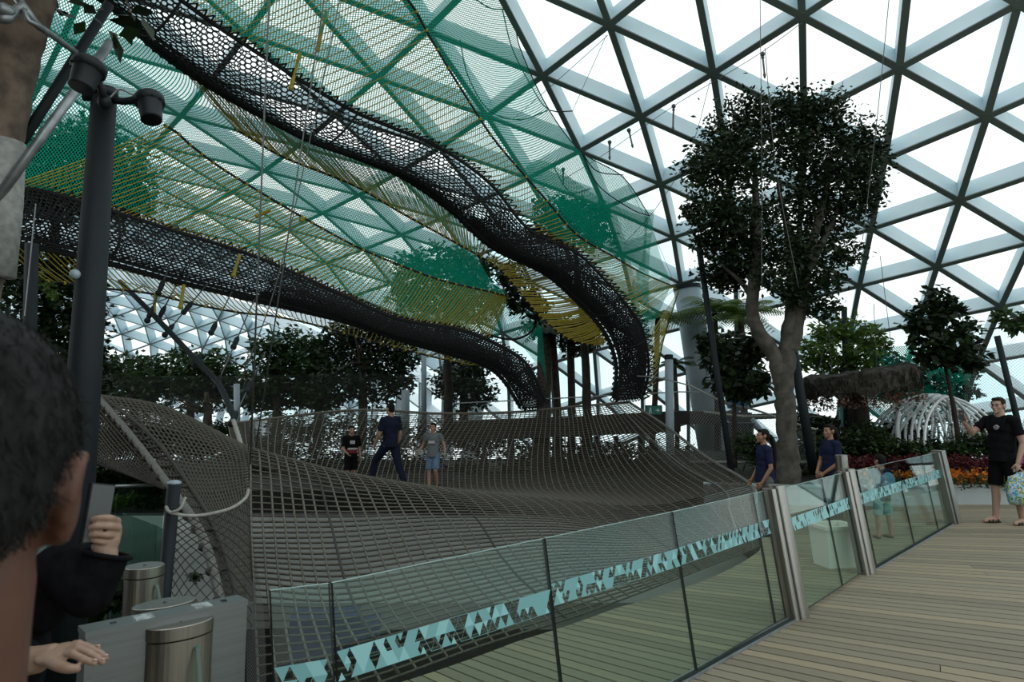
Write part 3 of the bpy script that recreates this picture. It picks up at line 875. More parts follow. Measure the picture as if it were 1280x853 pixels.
# wire mesh barrier along the far side of the boardwalk, behind the staff
M_wiremesh = net_mat('pale_wire_mesh', (0.35, 0.37, 0.35), 0.06, 0.10, 0.2)
bar_top = [(862, 482, 14.8), (905, 503, 14.2), (945, 513, 13.6), (985, 527, 13.2), (1020, 537, 12.8)]
bar_bot = [(862, 580, 14.8), (905, 579, 14.2), (945, 578, 13.6), (985, 577, 13.2), (1020, 577, 12.8)]
wb = net_panel('wire_barrier', 'wire mesh barrier hanging from a sagging cable behind the two staff women', [WP(bar_top), WP([(x, (y + b[1]) / 2, d) for (x, y, d), b in zip(bar_top, bar_bot)]), WP(bar_bot)], 20, 12, M_wiremesh, 'barrier')
mb = MB(); mb.tube(curve(WP(bar_top), 20), 0.022, 6); mb.tube(curve(WP([(x, 578, d) for x, y, d in bar_bot]), 20), 0.03, 6)
mb.tube(curve(WP([(786, 470, 17), (820, 472, 16.2)] + bar_top[:1]), 20), 0.016, 6)
mb.build('cable', M_pale_rope, wb, True)
# fine net wall behind the bounce net
M_far_net = net_mat('far_grey_net', (0.10, 0.105, 0.095), 0.06, 0.08, 0.3)
net_panel('back_net', 'fine grey net wall standing behind the back edge of the bounce net',
   [WP([(130, 470, 18.5), (300, 470, 19.5), (430, 467, 20), (560, 470, 20), (690, 480, 19)]), WP([(130, 500, 18.5), (300, 500, 19.5), (430, 500, 20), (560, 500, 20), (690, 502, 19)]), WP([(130, 530, 18.5), (300, 535, 19.5), (430, 530, 20), (560, 530, 20), (690, 520, 19)])], 30, 8, M_far_net, 'net')
# ------------------------------------------------------------------ glass balustrade with stainless posts
LEAN = np.array([-0.113, 0.113])
def fence_quad(T0, T1, z0=0.03, z1=1.0, off=0.0):
    """Corners of a leaning pane between two top points: bottom a, bottom b, top b, top a."""
    nrm = np.array([0.707, -0.707]) * off
    def at(T, z):
        xy = np.asarray(T[:2]) - LEAN * (1 - z) + nrm
        return np.array([xy[0], xy[1], z])
    return at(T0, z0), at(T1, z0), at(T1, z1), at(T0, z1)

M_glass_top = mat('glass_edge_highlight', (0.38, 0.52, 0.49), 0.25)  # highlight along the top edge, painted as a paler colour
def pane_thing(T0, T1, label, band_z=0.715, dens=0.75, pale=0.3, seed=0, z1=1.0, group=None):
    r = random.Random(seed)
    th = 0.016
    a, b, c, d = fence_quad(T0, T1, z1=z1, off=th / 2); e, f, g, h = fence_quad(T0, T1, z1=z1, off=-th / 2)
    V = [a, b, c, d, e, f, g, h]
    Fc = [(0, 1, 2, 3), (5, 4, 7, 6), (3, 2, 6, 7), (1, 5, 6, 2), (4, 0, 3, 7), (4, 5, 1, 0)]
    o = mesh_obj('glass_panel', V, Fc, [M_fence_glass, M_glass_top, M_gap], None, False, [0, 0, 1, 2, 2, 2])
    tag(o, label, 'glass panel', group)
    # band of printed triangles
    L = np.linalg.norm(np.asarray(T1[:2]) - np.asarray(T0[:2]))
    rows = 2; hgt = 0.055; base = 0.056
    n = max(2, int(L / base))
    mb = MB()
    def pt(s, z):
        P = np.asarray(T0[:2]) * (1 - s / L) + np.asarray(T1[:2]) * (s / L) - LEAN * (1 - z) + np.array([0.707, -0.707]) * (th / 2 + 0.0015)
        return (P[0], P[1], z)
    for row in range(rows):
        z0 = band_z - hgt + row * hgt
        for k in range(2 * n - 1):
            s0 = k * base / 2 * (L / (n * base))
            w = base * (L / (n * base))
            fade = dens * (0.95 + 0.3 * math.sin(s0 * 3.1 + seed))
            up = (k + row) % 2 == 0
            if r.random() > fade:
                e3 = [pt(s0, z0), pt(s0 + w, z0), pt(s0 + w / 2, z0 + hgt)] if up else [pt(s0, z0 + hgt), pt(s0 + w, z0 + hgt), pt(s0 + w / 2, z0)]
                for q in range(3): mb.tube([e3[q], e3[(q + 1) % 3]], 0.0009, 3, 1, cap=False)
                continue
            sh = 1.0 if r.random() < 0.7 else 0.55
            m = 1 if r.random() < pale else 0
            if up: P = [pt(s0, z0), pt(s0 + w * sh, z0), pt(s0 + w * sh / 2, z0 + hgt * sh)]
            else: P = [pt(s0, z0 + hgt), pt(s0 + w * sh / 2, z0 + hgt - hgt * sh), pt(s0 + w * sh, z0 + hgt)]
            mb.add(P, [(0, 1, 2)], m)
    if mb.n: mb.build('frit_band', [M_frit, M_frit_pale], o)
    return o

def top(px, py): 
    return G(px, py, 1.0)
T = [np.array([-0.94, 2.71]), np.array([-0.73, 2.82]), np.array([0.17, 3.73]), np.array([1.06, 4.62]), np.array([1.92, 5.55]), np.array([2.10, 5.73])]
P1, P2 = top(969, 612)[:2], top(1059, 590.5)[:2]
P3 = top(1172, 565.5)[:2]
grp = None
e = 0.006
def seg(a, b):
    d = (np.asarray(b) - np.asarray(a)); d = d / np.linalg.norm(d)
    return np.asarray(a) + d * e, np.asarray(b) - d * e
pane_thing(*seg(T[0], T[1]), 'narrow end glass panel of the balustrade, nearest the stainless gate cabinet', 0.67, 0.6, 0.3, 1)
pane_thing(*seg(T[1], T[2]), 'long glass balustrade panel with triangle band in front of the near net corner', 0.69, 0.85, 0.4, 2)
pane_thing(*seg(T[2], T[3]), 'glass balustrade panel at the middle of the run, with a nearly solid teal band', 0.715, 1.0, 0.3, 3)
pane_thing(*seg(T[3], T[4]), 'glass balustrade panel left of the nearest stainless post', 0.72, 0.97, 0.3, 4)
pane_thing(*seg(T[4], T[5] - 0.04), 'narrow glass balustrade strip touching the nearest stainless post', 0.725, 0.97, 0.3, 5)
gj = P1 * 0.42 + P2 * 0.58
pane_thing(*seg(P1 + (0.10, 0.09), gj), 'glass gate leaf beside the nearest stainless post', 0.70, 1.4, 0.9, 6)
pane_thing(*seg(gj, P2 - (0.10, 0.09)), 'glass gate leaf in front of the white bin', 0.70, 1.4, 0.9, 7)
q1 = P2 * 0.93 + P3 * 0.07; q2 = P2 * 0.55 + P3 * 0.45; q3 = P2 * 0.24 + P3 * 0.76
pane_thing(*seg(P2 + (0.09, 0.08), q1), 'narrow glass strip right of the middle stainless post', 0.71, 1.2, 0.5, 8)
pane_thing(*seg(q1, q2), 'glass balustrade panel in front of the child in blue shorts', 0.71, 1.2, 0.4, 9)
pane_thing(*seg(q2, q3), 'glass balustrade panel right of the child, second from the far post', 0.71, 1.2, 0.4, 10)
pane_thing(*seg(q3, P3 - (0.12, 0.12)), 'glass balustrade panel touching the far stainless post', 0.71, 1.2, 0.4, 11)
# base channel of each run
def channel(a, b, label):
    mb = MB()
    d = np.asarray(b) - np.asarray(a); d = d / np.linalg.norm(d); n = np.array([d[1], -d[0]])
    for off, w, z, m in ((0.0, 0.04, 0.012, 0), (0.028, 0.010, 0.016, 1), (-0.028, 0.010, 0.016, 1)):
        A_, B_ = np.asarray(a) - LEAN + n * off, np.asarray(b) - LEAN + n * off
        P = [(*(A_ + n * w / 2), 0.0), (*(B_ + n * w / 2), 0), (*(B_ - n * w / 2), 0), (*(A_ - n * w / 2), 0)]
        mb.hexa(np.array(P + [(x, y, z * 1.0) for x, y, _ in P]), m)
    tag(mb.build('base_channel', [M_gap, M_galv]), label, 'channel')
channel(T[1], P1, 'slim floor channel holding the near glass balustrade run')
channel(P2, P3, 'slim floor channel holding the far glass balustrade run')

def post(P, label, w=0.075, d=0.06, z1=1.03, square=False, back=True):
    t = empty('balustrade_post', (P[0] - LEAN[0], P[1] - LEAN[1], 0), label, 'post')
    dirf = np.array([0.70, 0.714]); n = np.array([0.714, -0.70])
    def sec(cx, cy, ww, dd, sq):
        out = []
        N = 4 if sq else 20
        for k in range(N):
            a = 2 * math.pi * (k + (0.5 if sq else 0)) / N
            ca, sa = math.cos(a), math.sin(a)
            if sq: ca, sa = math.copysign(1, ca), math.copysign(1, sa)
            else:
                ca = math.copysign(abs(ca) ** 0.6, ca); sa = math.copysign(abs(sa) ** 0.6, sa)
            out.append(np.array([cx, cy]) + dirf * ca * ww + n * sa * dd)
        return out
    def ex(cx, cy, ww, dd, z0, z1_, name, m, sq=square):
        s = sec(0, 0, ww, dd, sq)
        N = len(s)
        off = dirf * cx + n * cy
        V = [np.array([*(np.asarray(P) - LEAN * (1 - z) + q + off), z]) for z in (z0, z1_) for q in s]
        Fc = [tuple(range(N))[::-1], tuple(range(N, 2 * N))] + [(i, (i + 1) % N, N + (i + 1) % N, N + i) for i in range(N)]
        return mesh_obj(name, V, Fc, m, t, False)
    ex(0.03, 0.0, w, d, 0.0, z1, 'post_body', M_stainless)
    ex(-w * 0.75, 0, w * 0.25, d * 0.7, 0.0, z1 - 0.02, 'dark_slot', M_gap)
    ex(-w * 1.35, -0.01, w * 0.45, d * 0.9, 0.0, z1 - 0.015, 'back_post', M_stainless)
    ex(0.03, 0, w * 1.02, d * 1.02, z1 - 0.004, z1 + 0.004, 'cap', M_stainless)
    return t
post(P1, 'nearest stainless steel balustrade post, left of the gate glass')
post(P2, 'middle stainless balustrade post standing right of the white bin')
post(P3, 'far square stainless balustrade post by the man in black', 0.11, 0.07, 1.02, True)
B2 = W(1051, 569, 8.6)
mb = MB(); b0 = np.array([B2[0] + 0.06, B2[1], -0.05])
mb.tube([b0, B2], 0.075, 16)
tag(mb.build('inner_post', M_stainless, None, False), 'round stainless post behind the middle post, right of the smiling staff woman', 'post')

# ------------------------------------------------------------------ white bin
t = empty('waste_bin', G(1042, 708, 0), 'white square plastic bin with an open rim behind the gate glass', 'bin')
M_white = mat('white_plastic', (0.86, 0.87, 0.80), 0.45)
c = G(1043, 707, 0); R_ = math.radians(12)
def rect(hw, hd, z):
    ca, sa = math.cos(R_), math.sin(R_)
    return [np.array([c[0] + x * ca - y * sa, c[1] + x * sa + y * ca, z]) for x, y in ((-hw, -hd), (hw, -hd), (hw, hd), (-hw, hd))]
def ring_mesh(levels, loop=False):
    V = []; Fc = []
    for l in levels: V += l
    for k in range(len(levels) - 1):
        for i in range(4):
            j = (i + 1) % 4
            Fc.append((4 * k + i, 4 * k + j, 4 * k + 4 + j, 4 * k + 4 + i))
    n = len(V)
    if loop: Fc += [(n - 4 + i, n - 4 + (i + 1) % 4, (i + 1) % 4, i) for i in range(4)]
    else: Fc.append((3, 2, 1, 0)); Fc.append((n - 4, n - 3, n - 2, n - 1))
    return V, Fc
mesh_obj('bin_body', *ring_mesh([rect(.155, .13, 0), rect(.19, .155, .42), rect(.18, .145, .42), rect(.15, .12, .02)]), M_white, t)
mesh_obj('rim', *ring_mesh([rect(.195, .16, .40), rect(.215, .18, .40), rect(.215, .18, .435), rect(.18, .145, .435), rect(.18, .145, .40)], True), M_white, t)

# ------------------------------------------------------------------ turnstile gate cabinet and bollards at the lower left
M_ss_dark = mat('gate_stainless', (0.20, 0.225, 0.225), 0.42, 0.8, 0.08, 2.0, stretch=(1, 1, 30))
M_lens = mat('reader_window', (0.02, 0.025, 0.03), 0.08, 0, 0)
M_read = mat('reader_plate', (0.55, 0.58, 0.58), 0.25, 0.6, 0.5, 40)
ZT = 0.96
ga, gb = G(103.5, 786.5, ZT), G(303, 747, ZT)
gd = (gb - ga); GL = np.linalg.norm(gd); gd = gd / GL; gn = np.array([-gd[1], gd[0], 0])
t = empty('gate_cabinet', ((ga + gb) / 2) * (1, 1, 0), 'slim stainless steel gate cabinet with two reader windows on its top', 'gate')
def gp(s, n, z): 
    p = ga + gd * s * GL + gn * n; return np.array([p[0], p[1], z])
mb = MB(); hw = 0.048
mb.hexa(np.array([gp(0.0, -hw, 0), gp(1, -hw, 0), gp(1, hw, 0), gp(0, hw, 0), gp(0, -hw, ZT - .02), gp(1, -hw, ZT - .02), gp(1, hw, ZT - .02), gp(0, hw, ZT - .02)]))
mb.build('cabinet_body', M_ss_dark, t)
mb = MB(); h2 = hw + 0.003
mb.hexa(np.array([gp(-.005, -h2, ZT - .02), gp(1.005, -h2, ZT - .02), gp(1.005, h2, ZT - .02), gp(-.005, h2, ZT - .02), gp(-.005, -h2, ZT), gp(1.005, -h2, ZT), gp(1.005, h2, ZT), gp(-.005, h2, ZT)]))
mb.build('top_plate', M_ss_dark, t)
def topbox(s0, s1, n0, n1, m, name):
    mb = MB(); mb.hexa(np.array([gp(s, n, z) for z in (ZT, ZT + .003) for s, n in ((s0, n0), (s1, n0), (s1, n1), (s0, n1))])); mb.build(name, m, t)
topbox(.29, .40, -.028, .028, M_read, 'reader_window'); topbox(.66, .77, -.028, .028, M_read, 'reader_window')
topbox(.15, .185, -.008, .008, M_lens, 'sensor'); topbox(.85, .885, -.012, .012, M_lens, 'sensor')
def bollard(cx, cy, zt, ra, rb, label, flap=None):
    c = G(cx, cy, zt)
    t = empty('gate_bollard', c * (1, 1, 0), label, 'bollard')
    N = 40
    def oval(k, z): 
        V = []
        for i in range(N):
            a = 2 * math.pi * i / N
            p = c + gd * math.cos(a) * ra * k + gn * math.sin(a) * rb * k
            V.append(np.array([p[0], p[1], z]))
        return V
    def stack(levels, name, m):
        V = []; Fc = []
        for l in levels: V += l
        for k in range(len(levels) - 1):
            for i in range(N):
                j = (i + 1) % N
                Fc.append((N * k + i, N * k + j, N * k + N + j, N * k + N + i))
        Fc.append(tuple(range(N))[::-1]); n = len(V); Fc.append(tuple(range(n - N, n)))
        mesh_obj(name, V, Fc, m, t)
    stack([oval(1, 0), oval(1, zt - .05)], 'bollard_body', M_stainless)
    stack([oval(1.0, zt - .046), oval(1.02, zt - .044), oval(1.02, zt - .002), oval(0.99, zt)], 'lid', M_stainless)
    mb = MB(); mb.ell(c + (0, 0.0, 0.0), (0.008, 0.008, 0.006), seg=10, rings=6); mb.build('lock_button', M_lens, t)
    if flap:
        a0, L_ = flap
        mb = MB()
        s = c - gn * rb * 0.75 + gd * ra * 0.35
        dv = np.array([math.cos(a0), math.sin(a0), 0]); nn = np.array([-dv[1], dv[0], 0]) * 0.006
        pts = [(0, .10), (0, .88), (.03, .86), (.09, .72), (L_ * .7, .45), (L_, .15), (L_, .10)]
        V = []
        for sgn in (-1, 1):
            for x, z in pts:
                p = s + dv * x + nn * sgn; V.append((p[0], p[1], z * zt / 0.95))
        n = len(pts)
        Fc = [tuple(range(n)), tuple(range(n, 2 * n))[::-1]] + [(i, n + i, n + (i + 1) % n, (i + 1) % n) for i in range(n)]
        mesh_obj('glass_flap', V, Fc, [M_fence_glass, M_glass_edge], t, False, [0, 0] + [1] * n)
    return t
bollard(225.5, 777, .93, .115, .07, 'front oval stainless bollard with a glass flap before the gate cabinet', (-0.9, 0.3))
bollard(206, 753.5, .93, .115, .07, 'oval stainless bollard half hidden behind the gate cabinet')
bollard(181, 707, .95, .085, .08, 'stainless bollard with a glass flap beside the raised sleeve', (-0.6, 0.4))

# ------------------------------------------------------------------ dark gate post with chain link mesh
p0 = W(218, 604, 4.6); p1 = np.array([p0[0] - 0.06, p0[1] - 0.05, -0.6])
t = empty('gate_post', p1, 'dark round metal post holding the chain link mesh', 'post')
mb = MB(); mb.tube([p1, p0], 0.042, 16); mb.build('pole', M_dark_steel, t, True)
mb = MB(); mb.ell(p0, (0.045, 0.045, 0.02)); mb.build('cap', M_col_steel, t, True)
M_link = mat('chain_link_wire', (0.035, 0.042, 0.04), 0.5, 0.3)
tl = empty('chain_link', W(260, 700, 4.7), 'chain link mesh between the dark post and the entry net', 'mesh')
cs = sheet([WP([(212, 640, 4.6), (245, 644, 4.65), (285, 638, 4.75), (312, 620, 4.9)]), WP([(210, 700, 4.6), (240, 700, 4.65), (280, 700, 4.75), (314, 700, 4.9)]), WP([(205, 800, 4.5), (235, 800, 4.55), (280, 800, 4.65), (316, 800, 4.8)])], 17, 25)
a = []; b = []
for i in range(25 - 1):
    for j in range(17 - 1):
        if (i + j) % 2 == 0: a.append(cs[i, j]); b.append(cs[i + 1, j + 1])
        else: a.append(cs[i, j + 1]); b.append(cs[i + 1, j])
V, Fq = struts(np.array(a), np.array(b), 0.0035, 4)
mesh_obj('wire', V, Fq, M_link, tl)
mb = MB(); mb.tube(curve(WP([(208, 634, 4.55), (214, 641, 4.5), (245, 645, 4.6), (285, 637, 4.7), (306, 624, 4.8), (311, 612, 4.85)]), 40), 0.011, 8)
mb.tube(curve(WP([(232, 622, 4.55), (225, 636, 4.5), (214, 641, 4.5)]), 16), 0.009, 8)
mb.build('top_rope', M_pale_rope, tl, True)

# glass balustrade and planted edge beyond the gate, at far left
M_bal = glass_mat('far_balustrade_glass', (0.62, 0.72, 0.69), refl=0.6)
t = empty('far_balustrade', (-5, 7.6, -0.6), 'long green glass balustrade standing beyond the entry gate', 'balustrade')
xs = [W(40, 610, 7.2), W(95, 610, 7.3), W(146, 608, 7.5), W(207, 606, 7.7)]
for k in range(3):
    A_, B_ = xs[k].copy(), xs[k + 1].copy()
    d = (B_ - A_); n = np.array([d[1], -d[0], 0]); n = n / np.linalg.norm(n) * 0.008; g = d / np.linalg.norm(d) * 0.01
    P = []
    for z in (-0.6, None):
        for q in (A_ + g + n, B_ - g + n, B_ - g - n, A_ + g - n): P.append((q[0], q[1], -0.6 if z is not None else q[2]))
    mb = MB(); mb.hexa(np.array(P)); mb.build('glass', M_bal, t)
mb = MB(); mb.tube(xs, 0.018, 8); mb.build('handrail', M_galv, t, True)
# lower second glass run closer, curving to the right
t = empty('ramp_balustrade', (-3.4, 6.6, -0.6), 'lower curved run of green glass beside the pale ramp', 'balustrade')
xs = [W(60, 632, 6.2), W(137, 637, 6.5), W(168, 647, 6.4), W(196, 658, 6.2), W(214, 668, 6.0)]
for k in range(4):
    A_, B_ = xs[k].copy(), xs[k + 1].copy()
    d = (B_ - A_); n = np.array([d[1], -d[0], 0]); n = n / np.linalg.norm(n) * 0.008; g = d / np.linalg.norm(d) * 0.008
    P = [(q[0], q[1], -0.7) for q in (A_ + g + n, B_ - g + n, B_ - g - n, A_ + g - n)] + [tuple(q) for q in (A_ + g + n, B_ - g + n, B_ - g - n, A_ + g - n)]
    mb = MB(); mb.hexa(np.array(P)); mb.build('glass', M_bal, t)

# ------------------------------------------------------------------ lamp pole with two spotlights
pt_, pb_ = W(131, 112, 4.0), W(88, 720, 4.0)
bot = pb_ + (pb_ - pt_) * 0.6; bot = pt_ + (pt_ - pb_) * ((pt_[2] + 0.0) / (pb_[2] - pt_[2]))
t = empty('lamp_pole', (bot[0], bot[1], 0), 'tall dark grey lamp pole leaning at left with two spotlights on top', 'lamp pole')
mb = MB(); mb.tube([bot, bot * .5 + pt_ * .5, pt_], [0.105, 0.09, 0.068], 24); mb.build('pole', M_dark_steel, t, True)
mb = MB(); mb.ell(W(94, 343, 3.9), (0.03, 0.03, 0.03), seg=10, rings=6); mb.build('cable_knob', M_col_steel, t, True)
M_lamp = mat('lamp_housing', (0.014, 0.018, 0.021), 0.5, spec=0.25)
M_lens2 = mat('dark_lens', (0.006, 0.007, 0.008), 0.15)
def spot(cx, cy, Y, axis, r, L_, arm, label):
    c = W(cx, cy, Y); ax = np.asarray(axis, float); ax /= np.linalg.norm(ax)
    s = empty('spotlight', c, None); s.parent = t; s.matrix_parent_inverse = parent_matrix(t).inverted()
    prof = [(-.425, .60), (-.42, .98), (-.36, 1.12), (-.14, 1.14), (-.12, .98), (-.08, .92), (.45, .80), (.5, .80)]
    mb = MB()
    mb.tube([c + ax * L_ * q for q, _ in prof], [r * k for _, k in prof], 28)
    mb.build('housing', M_lamp, s, True)
    mb = MB(); mb.tube([c + ax * L_ * .505, c + ax * L_ * .515], r * .72, 28); mb.build('lens', M_lens2, s)
    mb = MB()
    for k in range(10):
        a = 2 * math.pi * k / 10
        u = np.cross(ax, (1, 0, 0)); u /= np.linalg.norm(u); v = np.cross(ax, u)
        mb.ell(c + ax * L_ * -.13 + (u * math.cos(a) + v * math.sin(a)) * r * 1.06, (0.008,) * 3, seg=6, rings=4)
    mb.build('bolts', M_dark_steel, s)
    mb = MB(); mb.tube(arm, 0.022, 10); mb.ell(arm[0], (0.04, 0.04, 0.04)); mb.ell(arm[-1], (0.045, 0.045, 0.04))
    mb.build('bracket', M_lamp, s, True)
spot(108, 93, 3.75, (-0.12, -0.25, -1), 0.083, 0.19, [W(131, 128, 3.9), W(127, 112, 3.85), W(118, 88, 3.8)], '')
spot(188, 134, 3.9, (0.28, -0.28, -1), 0.072, 0.19, [W(136, 124, 4.0), W(155, 127, 3.95), W(176, 124, 3.92)], '')
mb = MB(); mb.tube([W(131, 112, 4.0), W(131, 122, 4.0)], 0.074, 20); mb.tube([W(104, 121, 3.95), W(125, 122, 3.97)], 0.025, 10); mb.build('pole_cap', M_lamp, t, True)
mb = MB(); mb.tube(curve(WP([(138, 122, 3.9), (150, 112, 3.9), (163, 117, 3.9), (172, 122, 3.9)]), 12), 0.006, 6); mb.build('wire', M_galv, t)

# ------------------------------------------------------------------ grey columns and posts
def column(name, label, p_top, p_bot, r, m=M_col_steel, cap=True, cat='column', extend=0.0):
    t = empty(name, p_bot, label, cat)
    mb = MB(); mb.tube([p_bot + (p_bot - p_top) * extend, p_top], r, 32); mb.build('shaft', m, t, True)
    if cap:
        d = (p_top - p_bot) / np.linalg.norm(p_top - p_bot)
        mb = MB(); mb.tube([p_top - d * 0.02, p_top + d * 0.10], r * 1.03, 32); mb.build('cap', M_dark_steel, t)
    return t
column('roof_column', 'thick grey blue steel column leaning under the roof, right of the walkway end', W(859, 362, 20.4), W(893, 580, 20.0), 0.40, extend=.15)
column('roof_column', 'shorter grey steel column close behind the right of the thick column', W(886, 482, 20.8), W(901, 580, 20.8), 0.22, cap=False, extend=.2)
column('net_mast', 'slim pale grey mast standing in the net left of the thick column', W(836, 449, 16.5), W(839, 640, 16.2), 0.10, extend=.0)
column('steel_post', 'slim blue grey post among the far trees at middle left', W(530, 432, 21.5), W(530, 560, 21.5), 0.085, cap=False)
column('steel_post', 'short grey post left of the walking man behind the net', W(507, 488, 20.5), W(507, 560, 20.5), 0.12, cap=False)
column('steel_post', 'thin pale post right of the sloping boom', W(296, 480, 20.5), W(297, 560, 20.5), 0.09, cap=False)
column('tree_stake', 'long dark stake leaning left of the big tree trunk', W(874, 312, 12.6), W(912, 575, 12.4), 0.055, M_dark_steel, False, 'stake', .2)
column('tree_stake', 'dark stake leaning against the right of the big tree trunk', W(985, 400, 12.9), W(1012, 560, 12.7), 0.085, M_dark_steel, False, 'stake', .2)
column('net_pole', 'dark leaning pole holding the pale mesh at far right', W(1246, 420, 12.2), W(1280, 560, 12.2), 0.05, M_dark_steel, False, 'pole', .3)
column('lamp_post', 'thin dark lamp post topping out above the pale green shrub', W(1055, 384, 15.0), W(1059, 580, 15.0), 0.06, M_dark_steel, False, 'post')
column('teal_column', 'teal painted column under the moss covered disc', W(1058, 495, 15.5), W(1066, 580, 15.5), 0.19, mat('teal_paint', (0.08, 0.25, 0.22), 0.5), False)
# ------------------------------------------------------------------ foliage
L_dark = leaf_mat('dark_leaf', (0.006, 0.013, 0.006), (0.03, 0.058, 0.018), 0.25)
L_mid = leaf_mat('mid_leaf', (0.014, 0.032, 0.010), (0.055, 0.10, 0.026), 0.35)
L_light = leaf_mat('light_leaf', (0.05, 0.10, 0.018), (0.16, 0.25, 0.045), 0.4)
L_teal = leaf_mat('bluish_leaf', (0.010, 0.035, 0.022), (0.03, 0.085, 0.05), 0.35)
L_red = leaf_mat('red_leaf', (0.05, 0.006, 0.010), (0.14, 0.018, 0.028), 0.3)
L_pinkish = leaf_mat('pinkish_leaf', (0.10, 0.045, 0.035), (0.28, 0.17, 0.13), 0.3)
L_orange = leaf_mat('orange_petal', (0.55, 0.11, 0.008), (0.72, 0.30, 0.02), 0.3)
L_yellow = leaf_mat('yellow_petal', (0.60, 0.33, 0.02), (0.70, 0.45, 0.05), 0.3)
L_pink = leaf_mat('pink_petal', (0.5, 0.12, 0.3), (0.6, 0.25, 0.45), 0.3)
M_bark = mat('grey_bark', (0.035, 0.032, 0.027), 0.95, 0, 0.5, 7, bump=0.5, col2=(0.085, 0.078, 0.064))
M_bark_dark = mat('dark_bark', (0.022, 0.018, 0.014), 0.95, 0, 0.4, 7, bump=0.5)
M_bark_light = mat('light_brown_bark', (0.13, 0.10, 0.075), 0.95, 0, 0.4, 9, bump=0.5)
M_bark_brown = mat('brown_bark', (0.055, 0.042, 0.032), 0.95, 0, 0.4, 9, bump=0.5)
M_moss = mat('hanging_moss', (0.012, 0.011, 0.008), 1.0, 0, 0.5, 12, col2=(0.05, 0.046, 0.036), bump=0.6)
M_whitepaint = mat('white_painted_pipe', (0.70, 0.74, 0.74), 0.45)
M_planter = mat('pale_planter_wall', (0.34, 0.40, 0.40), 0.6, 0, 0.04, 1)

LEAFMUL = 1.9
def leaves(C, size, rg, droop=0.15, aspect=0.42, up=0.55):
    """One folded leaf of four points at each centre."""
    n = len(C)
    d = rg.normal(size=(n, 3)); d[:, 2] = d[:, 2] * 0.5 - droop
    d /= np.linalg.norm(d, axis=1)[:, None]
    nn = rg.normal(size=(n, 3)) * (1 - up) + np.array([0, 0, up])
    s = np.cross(d, nn); s /= np.linalg.norm(s, axis=1)[:, None] + 1e-9
    nn = np.cross(s, d)
    L = (size * rg.uniform(0.65, 1.25, n))[:, None]
    w = L * aspect
    V = np.stack([C, C + d * L * 0.5 + s * w * 0.5 + nn * L * 0.05, C + d * L, C + d * L * 0.5 - s * w * 0.5 + nn * L * 0.05], 1)
    base = (np.arange(n) * 4)[:, None]
    Fq = np.concatenate([base + np.array([[0, 1, 2]]), base + np.array([[0, 2, 3]])], 1).reshape(-1, 3)
    tone = np.repeat(rg.uniform(0, 1, n) ** 1.6, 4)
    return V.reshape(-1, 3), Fq, tone

def blob_points(blobs, n, rg, shell=0.55, clump=10, spread=0.22):
    """Leaf centres in clumps filling ellipsoids (c, r) mostly near their surface."""
    vol = np.array([np.prod(np.broadcast_to(r, (3,))) ** (2 / 3) for c, r in blobs]); vol /= vol.sum()
    out = []
    for (c, r), f in zip(blobs, vol):
        m = max(1, int(n * f / clump))
        u = rg.normal(size=(m, 3)); u /= np.linalg.norm(u, axis=1)[:, None]
        rad = shell + (1 - shell) * rg.uniform(0, 1, m) ** 0.6
        rad = np.where(rg.uniform(0, 1, m) < 0.25, rg.uniform(0.2, 1.0, m), rad)
        r3 = np.broadcast_to(np.asarray(r, float), (3,))
        cc = np.asarray(c) + u * rad[:, None] * r3
        p = np.repeat(cc, clump, 0) + rg.normal(size=(m * clump, 3)) * spread * r3.min()
        out.append(p)
    return np.concatenate(out)

def px_blobs(lst, Y, depth=1.0, dy=0.35):
    """Ellipsoids from pixel centre and radii at distance Y."""
    out = []
    for q in lst:
        x, y, rx, ry = q[:4]
        yy = Y + (q[4] if len(q) > 4 else random.uniform(-dy, dy))
        c = W(x, y, yy); k = yy / F
        out.append((c, (rx * k, max(rx, ry) * k * depth, ry * k)))
    return out

def tree(name, label, cat, blobs, n, size, lm, trunk=(), bark=None, seed=1, aspect=0.42, base=None, group=None, droop=0.15, spread=0.22, shell=0.55, clump=10, soft=False):
    rg = np.random.default_rng(seed)
    if base is None: base = trunk[0][0][0] if len(trunk) else blobs[0][0]
    t = empty(name, base, label, cat, group)
    P = blob_points(blobs, int(n * LEAFMUL) if n < 20000 else n, rg, shell, clump, spread)
    V, Fq, tone = leaves(P, size, rg, droop, aspect)
    mesh_obj('foliage', V, Fq, lm, t, attr=tone)
    if len(trunk):
        mb = MB()
        for pts, rads in trunk:
            c = catmull(np.array(pts, float), max(6, 5 * len(pts)))
            r = np.interp(np.linspace(0, 1, len(c)), np.linspace(0, 1, len(rads)), rads)
            c = c + rg.normal(size=c.shape) * (r * 0.06)[:, None]
            r = r * (1 + rg.normal(size=len(r)) * 0.05)
            mb.tube(c, r, 12)
        mb.build('trunk', bark or M_bark, t, True)
    return t

def twigs(blobs, start, n, r, seed):
    rg = np.random.default_rng(seed)
    out = []
    for k in range(n):
        c, rr = blobs[rg.integers(len(blobs))]
        e = np.asarray(c) + rg.normal(size=3) * np.broadcast_to(rr, (3,)) * 0.45
        m = (np.asarray(start) + e) / 2 + rg.normal(size=3) * 0.12 + np.array([0, 0, 0.1])
        out.append(([start, m, e], [r, r * 0.6, r * 0.2]))
    return out

